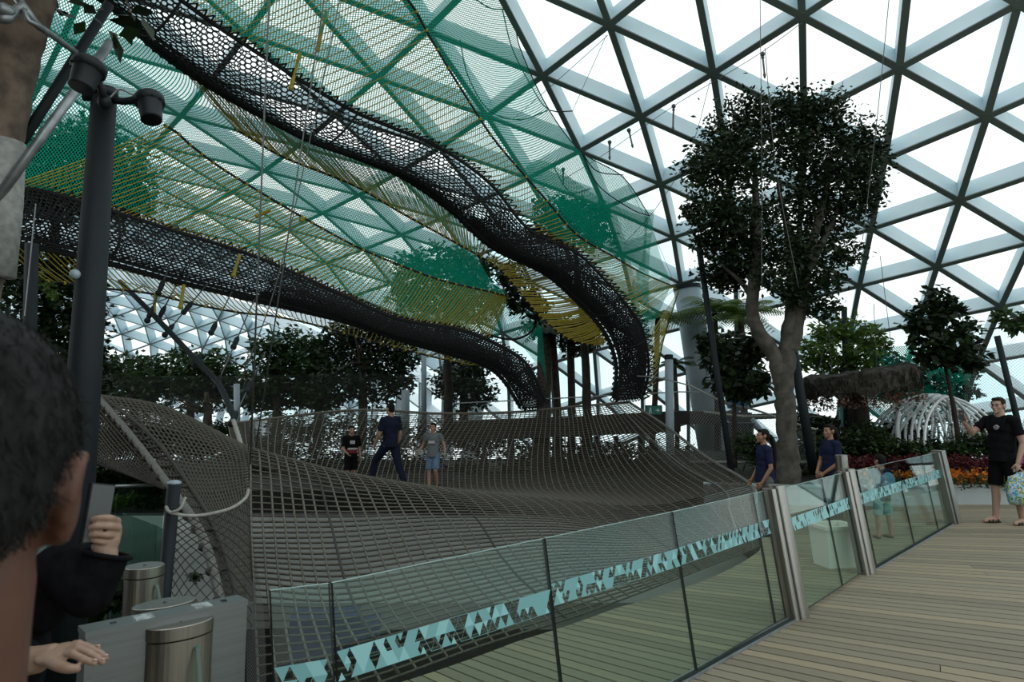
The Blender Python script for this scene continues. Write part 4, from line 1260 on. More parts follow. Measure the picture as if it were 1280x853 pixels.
# the big dark tree
Y = 12.0
bl = px_blobs([(930, 150, 45, 32), (985, 142, 40, 30), (1030, 145, 42, 32), (1075, 175, 30, 26), (1090, 190, 24, 18), (905, 185, 38, 28), (870, 210, 26, 22), (890, 215, 35, 34), (930, 205, 42, 40),
    (985, 190, 36, 30), (1020, 195, 42, 42), (1060, 215, 40, 40), (1085, 225, 24, 30), (885, 265, 32, 24), (915, 265, 40, 34), (870, 262, 18, 12), (945, 280, 34, 28), (1000, 260, 40, 40), (1045, 265, 38, 34), (1075, 255, 24, 22),
    (905, 300, 40, 26), (880, 303, 18, 12), (940, 320, 36, 26), (985, 310, 34, 30), (1020, 310, 36, 34), (1055, 318, 30, 16), (900, 340, 32, 20), (925, 345, 26, 18), (970, 345, 30, 22), (1010, 350, 34, 24), (1040, 350, 22, 14),
    (905, 352, 28, 12), (1010, 378, 26, 18), (1030, 385, 22, 14), (990, 372, 20, 14)], Y, 0.9, 0.5)
f_ = W(975, 460, Y)
trunk = [([W(988, 655, Y), W(985, 590, Y), W(983, 540, Y), W(980, 490, Y), W(976, 455, Y)], [0.21, 0.20, 0.17, 0.17, 0.19]),
    ([W(978, 470, Y), W(966, 442, Y), W(948, 415, Y - .05), W(940, 385, Y - .1), W(944, 340, Y - .15), W(945, 270, Y - .1), W(943, 190, Y)], [0.17, 0.14, 0.125, 0.11, 0.10, 0.08, 0.03]),
    ([W(980, 470, Y), W(985, 430, Y), W(990, 390, Y + .05), W(992, 340, Y + .1), W(985, 290, Y + .1), W(972, 230, Y + .1)], [0.17, 0.15, 0.12, 0.09, 0.07, 0.03]),
    ([W(986, 440, Y), W(1000, 390, Y), W(1008, 330, Y), W(1028, 260, Y), W(1040, 190, Y)], [0.14, 0.12, 0.09, 0.07, 0.03]),
    ([W(1004, 350, Y), W(1030, 300, Y), W(1062, 230, Y)], [0.07, 0.05, 0.02]), ([W(944, 330, Y), W(920, 280, Y), W(895, 220, Y)], [0.07, 0.05, 0.02]), ([W(941, 375, Y), W(925, 352, Y), W(900, 330, Y)], [0.05, 0.04, 0.015])]
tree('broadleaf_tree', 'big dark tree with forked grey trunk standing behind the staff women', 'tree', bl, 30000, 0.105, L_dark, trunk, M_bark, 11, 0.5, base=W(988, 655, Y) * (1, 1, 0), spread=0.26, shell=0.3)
# under-crown climber with large leaves left of its trunk
bl = px_blobs([(905, 440, 26, 26), (925, 462, 26, 24), (900, 470, 18, 16), (940, 430, 16, 18), (925, 490, 20, 14), (945, 480, 14, 18), (890, 425, 16, 14)], 13.4, 0.9)
tree('understory_tree', 'small dark tree with drooping leaves between the thick column and the big trunk', 'tree', bl, 1100, 0.20, L_dark, [([W(918, 585, 13.4), W(918, 520, 13.4), W(915, 450, 13.4)], [0.05, 0.04, 0.02])], M_bark_dark, 12, 0.5, droop=0.5)

def fronds(c, n, L, seed, width=0.07, rise=0.6, leaflets=16, sag=0.8):
    rg = np.random.default_rng(seed)
    V = []; Fc = []; tone = []
    for k in range(n):
        a = 2 * math.pi * (k + rg.uniform(-.3, .3)) / n
        el = rg.uniform(0.1, 1.0) * rise
        d = np.array([math.cos(a), math.sin(a), 0]); l = L * rg.uniform(0.75, 1.15)
        pts = []
        for s in np.linspace(0, 1, leaflets + 1):
            pts.append(np.asarray(c) + d * l * s * math.cos(el) + np.array([0, 0, l * (s * math.sin(el) - sag * 0.55 * s * s)]))
        pts = np.array(pts)
        t_ = rg.uniform()
        for q in range(leaflets):
            p = pts[q]; tt = pts[q + 1] - pts[q]; tt /= np.linalg.norm(tt)
            side = np.cross(tt, (0, 0, 1)); side /= np.linalg.norm(side) + 1e-9
            w = l * 0.34 * math.sin(math.pi * (0.12 + 0.86 * q / leaflets)) 
            for sg in (-1, 1):
                tip = p + side * sg * w + tt * w * 0.55 + np.array([0, 0, -w * 0.35])
                n0 = len(V)
                V += [p - tt * width * 0.2, p + tt * width * 0.5, tip]; Fc.append((n0, n0 + 1, n0 + 2)); tone += [t_] * 3
    return V, Fc, tone
def palm(label, base, crown, r, n, L, lm, seed, group=None, rise=0.9, sag=0.9):
    t = empty('palm', base, label, 'palm', group)
    V, Fc, tone = fronds(crown, n, L, seed, rise=rise, sag=sag)
    mesh_obj('fronds', V, Fc, lm, t, attr=tone)
    mb = MB(); mb.tube(catmull(np.array([base, np.asarray(base) * .5 + np.asarray(crown) * .5 + (0.04, 0, 0), crown]), 8), [r * 1.2, r, r * 0.95, r * .9, r * .9, r * .9, r * .85, r * 0.8], 10)
    mb.build('trunk', M_bark_brown, t, True)
    return t
palm('palm with light fronds right beside the top of the thick column', W(897, 590, 19.5), W(893, 392, 19.3), 0.10, 26, 1.5, L_light, 31)
palm('palm with light fronds further right of the thick column, left of the big trunk', W(930, 590, 18.5), W(926, 396, 18.3), 0.10, 24, 1.45, L_light, 32)
palm('palm behind the end of the upper walkway, left of the slim mast', W(812, 600, 19.5), W(822, 398, 19.5), 0.09, 22, 1.15, L_light, 33)
palm('low palm on the slim mast side of the thick column', W(846, 600, 19.0), W(843, 455, 19.0), 0.07, 14, 0.7, L_mid, 36)
g_ = 'palm trunks behind the back edge of the net'
for k, (xb, xt, yt, r, lb) in enumerate(((676, 680, 405, 0.24, 'thickest dark palm trunk behind the end of the lower walkway'), (700, 690, 410, 0.12, 'dark palm trunk just right of the thickest one behind the net'), (714, 712, 405, 0.13, 'dark palm trunk midway between the two walkway ends'), (733, 728, 402, 0.10, 'slender dark palm trunk left of the upper walkway end'))):
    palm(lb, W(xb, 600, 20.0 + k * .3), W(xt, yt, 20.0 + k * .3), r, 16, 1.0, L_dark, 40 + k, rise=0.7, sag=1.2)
bl = px_blobs([(700, 412, 34, 14), (735, 418, 26, 14), (672, 408, 16, 10), (715, 432, 34, 10)], 20.0, 0.8)
tree('hanging_plant', 'dark leafy mass hanging under the yellow ropes above the palm trunks', 'plant', bl, 900, 0.2, L_dark, seed=51, base=bl[0][0])
bl = px_blobs([(640, 345, 16, 18), (652, 365, 22, 20), (668, 385, 20, 18), (640, 378, 12, 14), (632, 350, 12, 14)], 17.5, 0.8)
tree('hanging_plant', 'dark drooping branch under the bend of the upper walkway', 'plant', bl, 520, 0.2, L_dark, seed=52, base=bl[0][0], droop=0.6)
# plants beyond the green nets
bl = px_blobs([(515, 335, 26, 18), (550, 325, 34, 22), (585, 335, 34, 24), (610, 350, 26, 24), (560, 350, 40, 24), (520, 360, 34, 22), (545, 385, 46, 24), (590, 380, 40, 24), (500, 372, 18, 14)], 19.2, 0.8)
tree('leafy_tree', 'green tree crown seen through the green netting in the middle', 'tree', bl, 2600, 0.2, L_mid, [([W(560, 540, 19.3), W(560, 460, 19.3), W(556, 370, 19.3)], [0.14, 0.12, 0.05])], M_bark_dark, 53, 0.45)
bl = px_blobs([(690, 268, 26, 18), (715, 258, 22, 16), (735, 275, 24, 20), (715, 290, 34, 18), (750, 265, 14, 10), (745, 300, 24, 16), (680, 290, 24, 16)], 17.4, 0.6)
tree('leafy_tree', 'green tree top seen through the green netting right of the upper walkway', 'tree', bl, 1700, 0.17, L_mid, [([W(735, 560, 17.6), W(730, 420, 17.6), W(716, 290, 17.4)], [0.12, 0.10, 0.04])], M_bark_dark, 54, 0.45)
# back row of trees, left to right
def backtree(label, lst, Y, n, trunk_x, trunk_top, seed, lm=L_mid, size=0.24, r=0.16):
    bl = px_blobs(lst, Y, 0.9, 0.8)
    tk = [([W(trunk_x, 560, Y), W(trunk_x + 2, (560 + trunk_top) / 2, Y), W(trunk_x, trunk_top, Y)], [r, r * .85, r * .4])]
    sp = W(trunk_x, trunk_top + 25, Y)
    tk += twigs(bl, sp, 7, r * .4, seed)
    return tree('broadleaf_tree', label, 'tree', bl, n, size, lm, tk, M_bark_brown, seed, 0.45, base=W(trunk_x, 560, Y))
backtree('leafy tree right beside the lamp pole, behind the entry net', [(135, 470, 26, 24), (170, 465, 30, 20), (150, 490, 34, 18), (190, 478, 24, 18), (185, 495, 22, 14)], 24, 1700, 165, 480, 61)
backtree('round crowned tree behind the sloping boom at left', [(225, 455, 28, 18), (265, 458, 34, 20), (240, 475, 36, 18), (285, 475, 30, 18), (215, 480, 24, 14), (255, 490, 40, 14), (300, 488, 20, 16)], 24.5, 2100, 236, 470, 62)
backtree('dark tree left of the middle behind the back net, right of the tall cables', [(335, 445, 24, 26), (360, 430, 22, 20), (330, 475, 26, 20), (365, 465, 28, 24), (350, 495, 34, 18), (320, 500, 22, 16)], 23, 2000, 345, 450, 63)
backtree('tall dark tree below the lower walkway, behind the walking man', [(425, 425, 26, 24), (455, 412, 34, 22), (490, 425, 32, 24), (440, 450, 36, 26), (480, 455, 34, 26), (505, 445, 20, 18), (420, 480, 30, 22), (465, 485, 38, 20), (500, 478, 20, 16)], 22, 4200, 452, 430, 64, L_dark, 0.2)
backtree('lighter green tree between the two dark trees behind the net', [(390, 440, 20, 20), (400, 470, 22, 24), (385, 490, 22, 20), (405, 500, 24, 14)], 23.5, 1500, 396, 450, 65, L_mid)
backtree('dark tree under the end of the lower walkway', [(570, 460, 20, 14), (590, 470, 22, 18), (560, 480, 20, 18), (580, 495, 24, 16), (605, 490, 16, 16)], 21.5, 1300, 578, 470, 66, L_dark, 0.2)
backtree('dark tree low behind the entry net, between pole and boom', [(205, 510, 30, 14), (270, 510, 34, 12), (240, 505, 26, 12)], 22.5, 260, 258, 490, 67, L_dark, 0.2)
# understorey strips behind the net (each bush its own)
bx = [(360, 530), (400, 535), (450, 535), (500, 540), (550, 540), (600, 545), (650, 560), (700, 566), (750, 566), (800, 570), (850, 575), (885, 590)]
bx += [(140, 540), (190, 545), (240, 545), (290, 545), (330, 560), (380, 575), (430, 580), (480, 585), (530, 585), (590, 590), (660, 596), (730, 598), (790, 600)]
names = ['behind the left end of the net', 'behind the small boy in black', 'behind the walking man', 'right of the walking man', 'behind the boy in grey', 'below the lower walkway end', 'below the thickest palm trunk', 'below the palm trunks', 'below the upper walkway end', 'beside the slim mast', 'at the foot of the thick column', 'right of the thick column foot', 'behind the entry net beside the lamp pole', 'behind the entry net, second from the lamp pole', 'behind the entry net, third from the lamp pole', 'behind the entry net at the fold', 'right of the net fold', 'low left of the small boy', 'low behind the small boy', 'low behind the striding man', 'low behind the boy in grey', 'low right of the boy in grey', 'low below the raised walk, left part', 'low below the raised walk, middle part', 'low below the raised walk, right part']
for k, ((x, y), nm) in enumerate(zip(bx, names)):
    bl = px_blobs([(x - 12, y, 22, 16), (x + 14, y + 4, 22, 18), (x, y + 16, 28, 14)], 20.5, 0.8)
    tree('shrub', 'low dark shrub seen through the net ' + nm, 'shrub', bl, 1300 if x < 335 else (850 if y > 565 else 480), 0.16, L_mid if k % 3 == 0 else L_dark, seed=80 + k, base=bl[0][0] * (1, 1, 0), group='shrubs behind the bounce net')
# bush hanging at upper left behind the net and dark climbers below
bl = px_blobs([(40, 190, 45, 40), (100, 200, 50, 45), (150, 215, 36, 40), (70, 245, 60, 30), (140, 250, 48, 28), (170, 245, 24, 22), (30, 235, 40, 30), (115, 170, 30, 24)], 12.6, 0.8)
tree('leafy_tree', 'rounded green crown behind the green net at upper left, behind the lamp pole', 'tree', bl, 4200, 0.15, L_mid, [([W(70, 600, 12.8), W(60, 430, 12.8), W(75, 230, 12.7)], [0.16, 0.13, 0.06])], M_bark_dark, 71, 0.5)
bl = px_blobs([(20, 400, 45, 60), (60, 380, 40, 50), (95, 420, 36, 60), (50, 330, 50, 30), (110, 470, 26, 40), (90, 340, 22, 26), (20, 340, 30, 30), (60, 450, 50, 50), (100, 385, 26, 40), (118, 500, 20, 30)], 11.8, 0.7)
tree('climber', 'dense dark climber hanging behind the lamp pole under the lower walkway', 'plant', bl, 4800, 0.13, L_dark, [([W(38, 620, 11.9), W(36, 420, 11.9), W(32, 305, 11.9)], [0.10, 0.09, 0.08])], M_bark_dark, 72, 0.5)
bl = px_blobs([(50, 345, 10, 8), (62, 360, 10, 8), (70, 370, 8, 6)], 11.0, 0.8)
tree('flowering_sprig', 'small pale leafy sprig hanging left of the lamp pole', 'plant', bl, 130, 0.09, L_light, seed=73, base=bl[0][0])
# small tree, right
Y = 13.2
bl = px_blobs([(1172, 375, 18, 14), (1160, 392, 24, 16), (1185, 390, 18, 14), (1150, 410, 20, 14), (1175, 415, 30, 18), (1205, 410, 20, 14), (1160, 432, 24, 14), (1195, 435, 30, 16), (1215, 445, 18, 14), (1185, 450, 30, 10), (1222, 458, 12, 8), (1150, 445, 10, 8)], Y, 0.8, 0.3)
tree('small_tree', 'small dark tree with broad leaves above the white arched lattice', 'tree', bl, 1250, 0.17, L_dark, [([W(1202, 580, Y), W(1190, 500, Y), W(1180, 450, Y), W(1172, 390, Y)], [0.045, 0.04, 0.03, 0.012])] + twigs(bl, W(1182, 460, Y), 8, 0.02, 5), M_bark_dark, 74, 0.55)
bl = px_blobs([(1255, 398, 18, 8), (1275, 402, 18, 12), (1290, 398, 22, 14), (1262, 408, 14, 6)], 10.5, 0.7)
tree('leafy_branch', 'leafy green branch reaching in at the right edge', 'branch', bl, 210, 0.13, L_mid, [([W(1400, 430, 10.8), W(1330, 405, 10.6), W(1262, 400, 10.5)], [0.04, 0.03, 0.008])], M_bark_dark, 75, 0.5)
# pale green shrub tree over the moss disc
Y = 15.2
bl = px_blobs([(1030, 418, 24, 16), (1060, 412, 28, 16), (1085, 425, 22, 16), (1040, 440, 30, 14), (1075, 445, 26, 14), (1015, 440, 18, 14), (1100, 432, 16, 10), (1055, 458, 34, 10), (1010, 455, 14, 8)], Y, 0.8)
tree('small_tree', 'pale green leafy tree above the moss covered disc', 'tree', bl, 1700, 0.16, L_light, [([W(1068, 600, Y), W(1066, 520, Y), W(1064, 430, Y)], [0.13, 0.12, 0.05])], M_bark_dark, 76, 0.4)
# moss disc with hanging plants
c = W(1072, 474, 13.6); rg = np.random.default_rng(5)
t = empty('moss_disc', c, 'broad moss covered disc hung with pinkish plants round a dark trunk', 'hanging garden')
mb = MB(); N = 48
axr = 1.08
V = []; Fc = []
prof = [(0.25, .11), (0.8, .15), (0.97, .12), (1.0, .0), (0.98, -.16), (0.93, -.22), (0.7, -.10), (0.25, -.06)]
tilt = 0.10
for r_, z_ in prof:
    for k in range(N):
        a = 2 * math.pi * k / N
        jit = 1 + rg.normal() * 0.02
        zz = z_ + (rg.normal() * 0.03) - (0.10 * rg.uniform() if z_ < -.15 else 0)
        x = math.cos(a) * r_ * axr * jit; y = math.sin(a) * r_ * axr * jit
        V.append(c + np.array([x, y, zz + x * tilt * 1.2]))
for i in range(len(prof)):
    i2 = (i + 1) % len(prof)
    for k in range(N):
        k2 = (k + 1) % N
        Fc.append((i * N + k, i * N + k2, i2 * N + k2, i2 * N + k))
mesh_obj('moss_rim', V, Fc, M_moss, t, False)
mb = MB(); mb.tube([W(1088, 640, 13.6), W(1080, 560, 13.6), W(1074, 500, 13.6), W(1072, 474, 13.6)], [0.19, 0.165, 0.15, 0.13], 12); mb.build('trunk', M_bark_dark, t, True)
pts = []
for k in range(160):
    a = rg.uniform(0, 2 * math.pi); r_ = axr * rg.uniform(0.55, 1.02)
    pts.append(c + np.array([math.cos(a) * r_, math.sin(a) * r_, -.30 - rg.uniform(0, .22) + math.cos(a) * r_ * tilt]))
P = np.repeat(np.array(pts), 8, 0) + rg.normal(size=(160 * 8, 3)) * 0.06
V, Fq, tone = leaves(P, 0.085, rg, 0.3)
mesh_obj('pink_plants', V, Fq, L_pinkish, t, attr=tone)
# strands of moss on the rim
P0 = []; P1_ = []
for k in range(500):
    a = rg.uniform(0, 2 * math.pi); r_ = axr * rg.uniform(0.96, 1.03); p = c + np.array([math.cos(a) * r_, math.sin(a) * r_, rg.uniform(-.18, .12) + math.cos(a) * r_ * tilt * 1.2])
    P0.append(p); P1_.append(p + np.array([rg.normal() * .02, rg.normal() * .02, -rg.uniform(.06, .16)]))
V, Fq = struts(np.array(P0), np.array(P1_), 0.010, 3)
mesh_obj('moss_strands', V, Fq, M_moss, t)
for k, (xa, xb) in enumerate(((1046, 1022), (1028, 1040), (1092, 1096), (1100, 1118))):
    m_ = MB(); m_.tube([W(xa, 380 - 60 * (k % 2), 13.5), W(xb, 466, 13.6)], 0.006, 5)
    tag(m_.build('hanger_wire', M_wire), ['wire holding the far left of the moss disc', 'second wire from the left holding the moss disc', 'third wire from the left holding the moss disc', 'wire holding the right of the moss disc'][k], 'wire')
# tree behind green netting at far right back
bl = px_blobs([(1105, 455, 24, 16), (1130, 470, 28, 18), (1165, 480, 30, 16), (1195, 470, 24, 16), (1150, 495, 40, 14), (1205, 490, 18, 14), (1110, 485, 26, 16), (1090, 470, 18, 14)], 16.2, 0.7)
tree('leafy_tree', 'bluish green tree behind the white arched lattice and moss disc', 'tree', bl, 2000, 0.16, L_teal, seed=77, base=bl[0][0] * (1, 1, 0), trunk=[([W(1140, 600, 16.2), W(1140, 540, 16.2), W(1140, 480, 16.2)], [0.1, 0.09, 0.04])], bark=M_bark_dark)
net_panel('safety_net', 'green netting hung behind the moss disc and small tree', [WP([(1080, 440, 15.9), (1140, 432, 15.9), (1215, 440, 15.9)]), WP([(1080, 475, 15.9), (1140, 480, 15.9), (1212, 480, 15.9)]), WP([(1085, 520, 15.9), (1140, 525, 15.9), (1205, 520, 15.9)])], 12, 10, M_green_net, 'safety net')
net_panel('pale_net', 'pale wire net rising behind the man in black to a sagging cable', [WP([(1205, 425, 14.2), (1230, 440, 13.8), (1262, 428, 13.4), (1300, 440, 13.0)]), WP([(1205, 500, 14.2), (1230, 500, 13.8), (1262, 500, 13.4), (1300, 500, 13.0)]), WP([(1205, 560, 14.2), (1230, 560, 13.8), (1262, 560, 13.4), (1300, 560, 13.0)])], 14, 10, M_wiremesh, 'net')

# white arched lattice
t = empty('arched_lattice', G(1165, 575, 0), 'white arched lattice tunnel sculpture standing in the flower bed', 'sculpture')
c0 = W(1166, 560, 14.2)
rg = np.random.default_rng(9)
for k in range(6):
    yb = c0[1] + (k - 2.5) * 0.30
    for sgn in (1, -1):
        mb = MB()
        pts = []
        for q in np.linspace(0, 1, 16):
            a = math.pi * q
            x = -math.cos(a) * 0.80; z = (0.82 * math.sin(a) + 0.36 * (1 - abs(2 * q - 1))) * (1.0 - .05 * abs(k - 2.5) * .5)
            pts.append((c0[0] + x + 0.05 * (k - 2.5), yb + sgn * (q - .5) * 1.15, c0[2] - 0.05 + z))
        mb.tube(pts, 0.027, 8)
        mb.build('arch_rib', M_whitepaint, t, True)
mb = MB()
for k in range(34):
    x = rg.uniform(-.78, .78); y = rg.uniform(-.8, .9); h = math.sqrt(max(0, .64 - x * x)) / .8 * 1.15
    mb.tube([(c0[0] + x, c0[1] + y, c0[2] - .1), (c0[0] + x + rg.uniform(-.30, .30), c0[1] + y + .1, c0[2] + h * rg.uniform(.55, .95))], rg.uniform(.012, .026), 6)
mb.build('lattice_bars', M_whitepaint, t, True)
P = blob_points([(c0 + (0, 0, .45), (.8, .9, .55))], 1400, rg, 0.6, 8, .12)
V, Fq, tone = leaves(P, 0.07, rg, 0.2)
mesh_obj('vines', V, Fq, L_mid, t, attr=tone)
mb = MB(); mb.tube(curve([c0 + (-.95, -.5, .75), c0 + (-1.0, -.5, .35), c0 + (-.92, -.5, -.05), c0 + (-.65, -.5, -.35)], 16), 0.045, 8); mb.build('side_pipe', M_whitepaint, t, True)

# planter with hedge, red foliage and orange flowers
pw0, pw1 = G(1040, 634, -0.02), G(1215, 631, 0)
pl = [G(880, 628, 0.0), G(1000, 632, 0.0), G(1100, 633, 0.0), G(1205, 631, 0.0), G(1300, 631, 0.0), G(1420, 634, 0)]
mb = MB()
for k in range(len(pl) - 1):
    A_, B_ = pl[k], pl[k + 1]; d = B_ - A_; n = np.array([-d[1], d[0], 0]); n /= np.linalg.norm(n)
    P = [(*A_[:2], -.05), (*B_[:2], -.05), (*(B_ + n * .12)[:2], -.05), (*(A_ + n * .12)[:2], -.05)]
    zz = .30
    mb.hexa(np.array(P + [(x, y, zz) for x, y, _ in P]))
    P = [(*(A_ - n * .02)[:2], zz), (*(B_ - n * .02)[:2], zz), (*(B_ + n * .14)[:2], zz), (*(A_ + n * .14)[:2], zz)]
    mb.hexa(np.array(P + [(x, y, zz + .035) for x, y, _ in P]))
pt = mb.build('planter_wall', M_planter); tag(pt, 'long pale planter wall edging the far side of the deck', 'planter')
mb = MB()
for k in range(len(pl) - 1):
    A_, B_ = pl[k], pl[k + 1]
    q = [(A_[0], A_[1] + .13), (B_[0], B_[1] + .13), (B_[0], 17.0), (A_[0], 17.0)]
    mb.hexa(np.array([(x, y, -.05) for x, y in q] + [(x, y, .27 if y < 16 else .55) for x, y in q]))
mb.build('bed_soil', M_soil, pt)
def bedplant(name, label, cat, x, y, rx, ry, Y, n, size, lm, seed, group, aspect=0.42, up=0.55, droop=-0.2):
    bl = px_blobs([(x, y, rx, ry, 0.0)], Y, 0.9)
    return tree(name, label, cat, bl, n, size, lm, seed=seed, base=bl[0][0] - np.array([0, 0, bl[0][1][2]]), group=group, aspect=aspect, droop=droop, spread=0.3)
k = 0
where = {1045: 'behind the inner post', 1070: 'right of the inner post', 1095: 'above the child', 1120: 'right of the child', 1145: 'left of the far post', 1170: 'above the far post', 1195: 'right of the far post', 1220: 'beside the man in black', 1245: 'behind the man in black', 1270: 'at the right edge behind the man'}
for x, nm in where.items():
    k += 1
    bedplant('red_bedding_plant', 'dark red leafy bedding plant in the planter ' + nm, 'plant', x, 581, 17, 9, 12.3, 240, 0.075, L_red, 100 + k, 'red bedding plants')
    bedplant('orange_flowers', 'clump of orange flowers along the planter edge ' + nm, 'flowers', x, 597, 17, 8, 12.0, 170, 0.05, L_orange if k % 3 else L_yellow, 120 + k, 'orange flower clumps', 0.95)
    bedplant('green_bedding_plant', 'low green edging leaves under the orange flowers ' + nm, 'plant', x, 603, 17, 7, 11.85, 150, 0.06, L_mid, 140 + k, 'green edging plants')
    bedplant('hedge_shrub', 'bushy green shrub in the bed behind the planter ' + nm, 'shrub', x, 565 if 1100 < x < 1215 else 558, 20, 10 if 1100 < x < 1215 else 15, 13.0, 380, 0.11, L_mid if k % 2 else L_dark, 160 + k, 'shrubs in the flower bed')
for k, (x, nm) in enumerate(((1003, 'left of the smiling staff woman'), (1030, 'behind the smiling staff woman'), (1085, 'beside the dark trunk'), (1110, 'below the moss disc'), (1140, 'left of the arched lattice foot'), (1225, 'behind the raised arm of the man'))):
    bedplant('hedge_shrub', 'taller dark shrub at the back of the bed ' + nm, 'shrub', x, 548 if 1070 < x < 1200 else 538, 22, 11 if 1070 < x < 1200 else 16, 14.6, 260, 0.14, L_dark, 190 + k, 'back shrubs in the flower bed')
for k, (x, y, nm) in enumerate(((965, 575, 'behind the left staff woman'), (1000, 600, 'right of the big trunk foot'), (1010, 560, 'between the staff women'), (940, 560, 'left of the left staff woman'), (1080, 550, 'right of the smiling staff woman'))):
    bedplant('fern', 'low green fern clump ' + nm, 'fern', x, y, 20, 16, 13.3, 320, 0.16, L_mid, 210 + k, 'fern clumps', 0.25)
bedplant('pink_flowers', 'pink flowers at the right edge beside the bag', 'flowers', 1277, 572, 8, 8, 11.9, 80, 0.06, L_pink, 230, None, 0.9)

# elevated timber walk behind the net with struts and exit sign
M_beam = mat('dark_timber_beam', (0.035, 0.032, 0.026), 0.85)
t = empty('elevated_walk', W(700, 560, 19.2) * (1, 1, 0), 'dark raised walkway beam running behind the net under the walkway ends', 'walkway')
mb = MB()
def slab(a, b, h, dep):
    a = np.asarray(a); b = np.asarray(b); d = b - a; n = np.array([-d[1], d[0], 0]); n = n / np.linalg.norm(n) * dep
    P = [a - (0, 0, h), b - (0, 0, h), b + n - (0, 0, h), a + n - (0, 0, h), a, b, b + n, a + n]
    mb.hexa(np.array(P))
slab(W(555, 528, 19.6), W(700, 522, 19.2), .55, 1.2); slab(W(700, 522, 19.2), W(850, 514, 18.4), .55, 1.2); slab(W(850, 514, 18.4), W(940, 516, 18.2), .35, 1.2)
mb.build('deck_beam', M_beam, t)
mb = MB()
for x in (605, 640, 668, 730, 745, 770, 800):
    mb = MB(); mb.tube([W(x, 545, 19.6), W(x + 2, 620, 19.6)], 0.07, 8); mb.build('prop', M_beam, t, True)
mb = MB(); mb.tube(WP([(560, 505, 19.6), (700, 498, 19.2), (850, 490, 18.4), (940, 492, 18.2)]), 0.02, 6)
mb.build('handrail', M_galv, t, True)
es = empty('exit_sign', W(817, 513, 17.9), 'small dark exit sign with running figure and arrow hung by the slim mast', 'sign')
c = W(817, 513, 17.9); mb = MB(); mb.box(c, (0.44, 0.05, 0.26)); mb.build('sign_box', M_dark_steel, es)
M_sign = mat('exit_sign_face', (0.03, 0.20, 0.16), 0.4); M_signw = mat('exit_sign_white', (0.6, 0.75, 0.72), 0.4)
mb = MB(); mb.box(c + (0, -.028, 0), (0.40, 0.006, 0.22)); mb.build('sign_face', M_sign, es)
mb = MB(); q = c + np.array([0, -.034, 0])
mb.box(q + (-.09, 0, .06), (.035, .004, .035)); mb.box(q + (-.095, 0, 0.005), (.05, .004, .075)); mb.box(q + (-.12, 0, -.06), (.025, .004, .07)); mb.box(q + (-.07, 0, -.055), (.025, .004, .07))
mb.box(q + (.09, 0, 0), (.09, .004, .022)); mb.add([q + (.09, 0, .055), q + (.16, 0, 0), q + (.09, 0, -.055)], [(0, 1, 2)])
mb.build('figure_and_arrow', M_signw, es)
# raised boardwalk behind the flower bed, at right
t = empty('raised_boardwalk', W(960, 560, 16.4) * (1, 1, 0), 'sloping raised boardwalk on steel struts behind the big tree', 'walkway')
mb = MB(); slab(W(900, 520, 17), W(1010, 516, 16.4), .12, 1.0); slab(W(1010, 516, 16.4), W(1130, 540, 15.8), .2, 1.0)
mb.build('deck_beam', M_beam, t)
mb = MB()
for (a_, b_) in (((905, 525), (940, 560)), ((940, 524), (985, 580)), ((985, 520), (1020, 560)), ((1040, 530), (1020, 570)), ((1055, 535), (1075, 575)), ((1110, 545), (1090, 580))):
    mb = MB(); mb.tube(WP([(*a_, 16.6), (*b_, 16.6)]), 0.05, 8); mb.build('strut', M_col_steel, t, True)
mb = MB(); mb.tube(WP([(880, 515, 15.6), (930, 521, 15.6), (1000, 520, 15.8), (1130, 533, 15.6)]), 0.03, 6); mb.build('pale_rail', M_pale_rope, t, True)
tb = MB(); c = W(922, 500, 17.5); tb.tube([c - (0, 0, .22), c - (0, 0, .2), c + (0, 0, .2)], [.24, .26, .30], 20); tb.tube([c + (0, 0, .19), c + (0, 0, .23)], .31, 20)
tag(tb.build('blue_tub', mat('blue_plastic', (0.02, 0.09, 0.2), 0.4), None), 'blue plastic tub on the raised boardwalk left of the big trunk', 'tub')
tb = MB(); c = W(925, 560, 15.5); tb.tube([c - (0, 0, .7), c + (0, 0, .55)], .30, 20); tb.tube([c + (0, 0, .5), c + (0, 0, .56)], .33, 20)
tag(tb.build('dark_bin', M_dark_steel, None), 'dark ribbed round bin behind the left staff woman', 'bin')
# blue tarpaulin bundle and dark stores under the near corner of the net
tb = MB(); c = W(408, 788, 6.6)
bx_ = []
rg = np.random.default_rng(3)
tb.box(c, (0.62, 0.4, 0.34), 0.2)
tb.box(c + (0.33, 0.05, -.04), (0.3, 0.36, 0.24), 0.1)
o = tb.build('tarpaulin_bundle', mat('blue_tarpaulin', (0.022, 0.030, 0.10), 0.6, 0, 0.3, 8, bump=.5))
tag(o, 'dark blue covered bundle lying under the near corner of the net', 'bundle')

# beds beyond the gate at left
for k, (x, y, rx, ry, Yd, nm) in enumerate(((110, 598, 18, 9, 9.6, 'left end'), (140, 600, 20, 9, 9.8, 'second from left'), (172, 602, 20, 9, 9.8, 'third from left'), (200, 600, 16, 9, 9.6, 'right end'))):
    bl = px_blobs([(x, y, rx, ry, 0)], Yd, .9); tree('shrub', 'leafy shrub beyond the far glass balustrade, ' + nm + ' of four', 'shrub', bl, 260, 0.2, L_mid, seed=240 + k, base=bl[0][0], group='shrubs beyond the far balustrade')
for k, (x, y, nm) in enumerate(((112, 628, 'left'), (150, 627, 'middle'), (190, 628, 'right'))):
    bl = px_blobs([(x, y, 24, 6, 0)], 8.6, 1.2); tree('ground_cover', 'bright low ground cover behind the green glass, ' + nm + ' patch', 'plant', bl, 500, 0.06, L_light if k != 2 else L_mid, seed=250 + k, base=bl[0][0], group='ground cover patches')
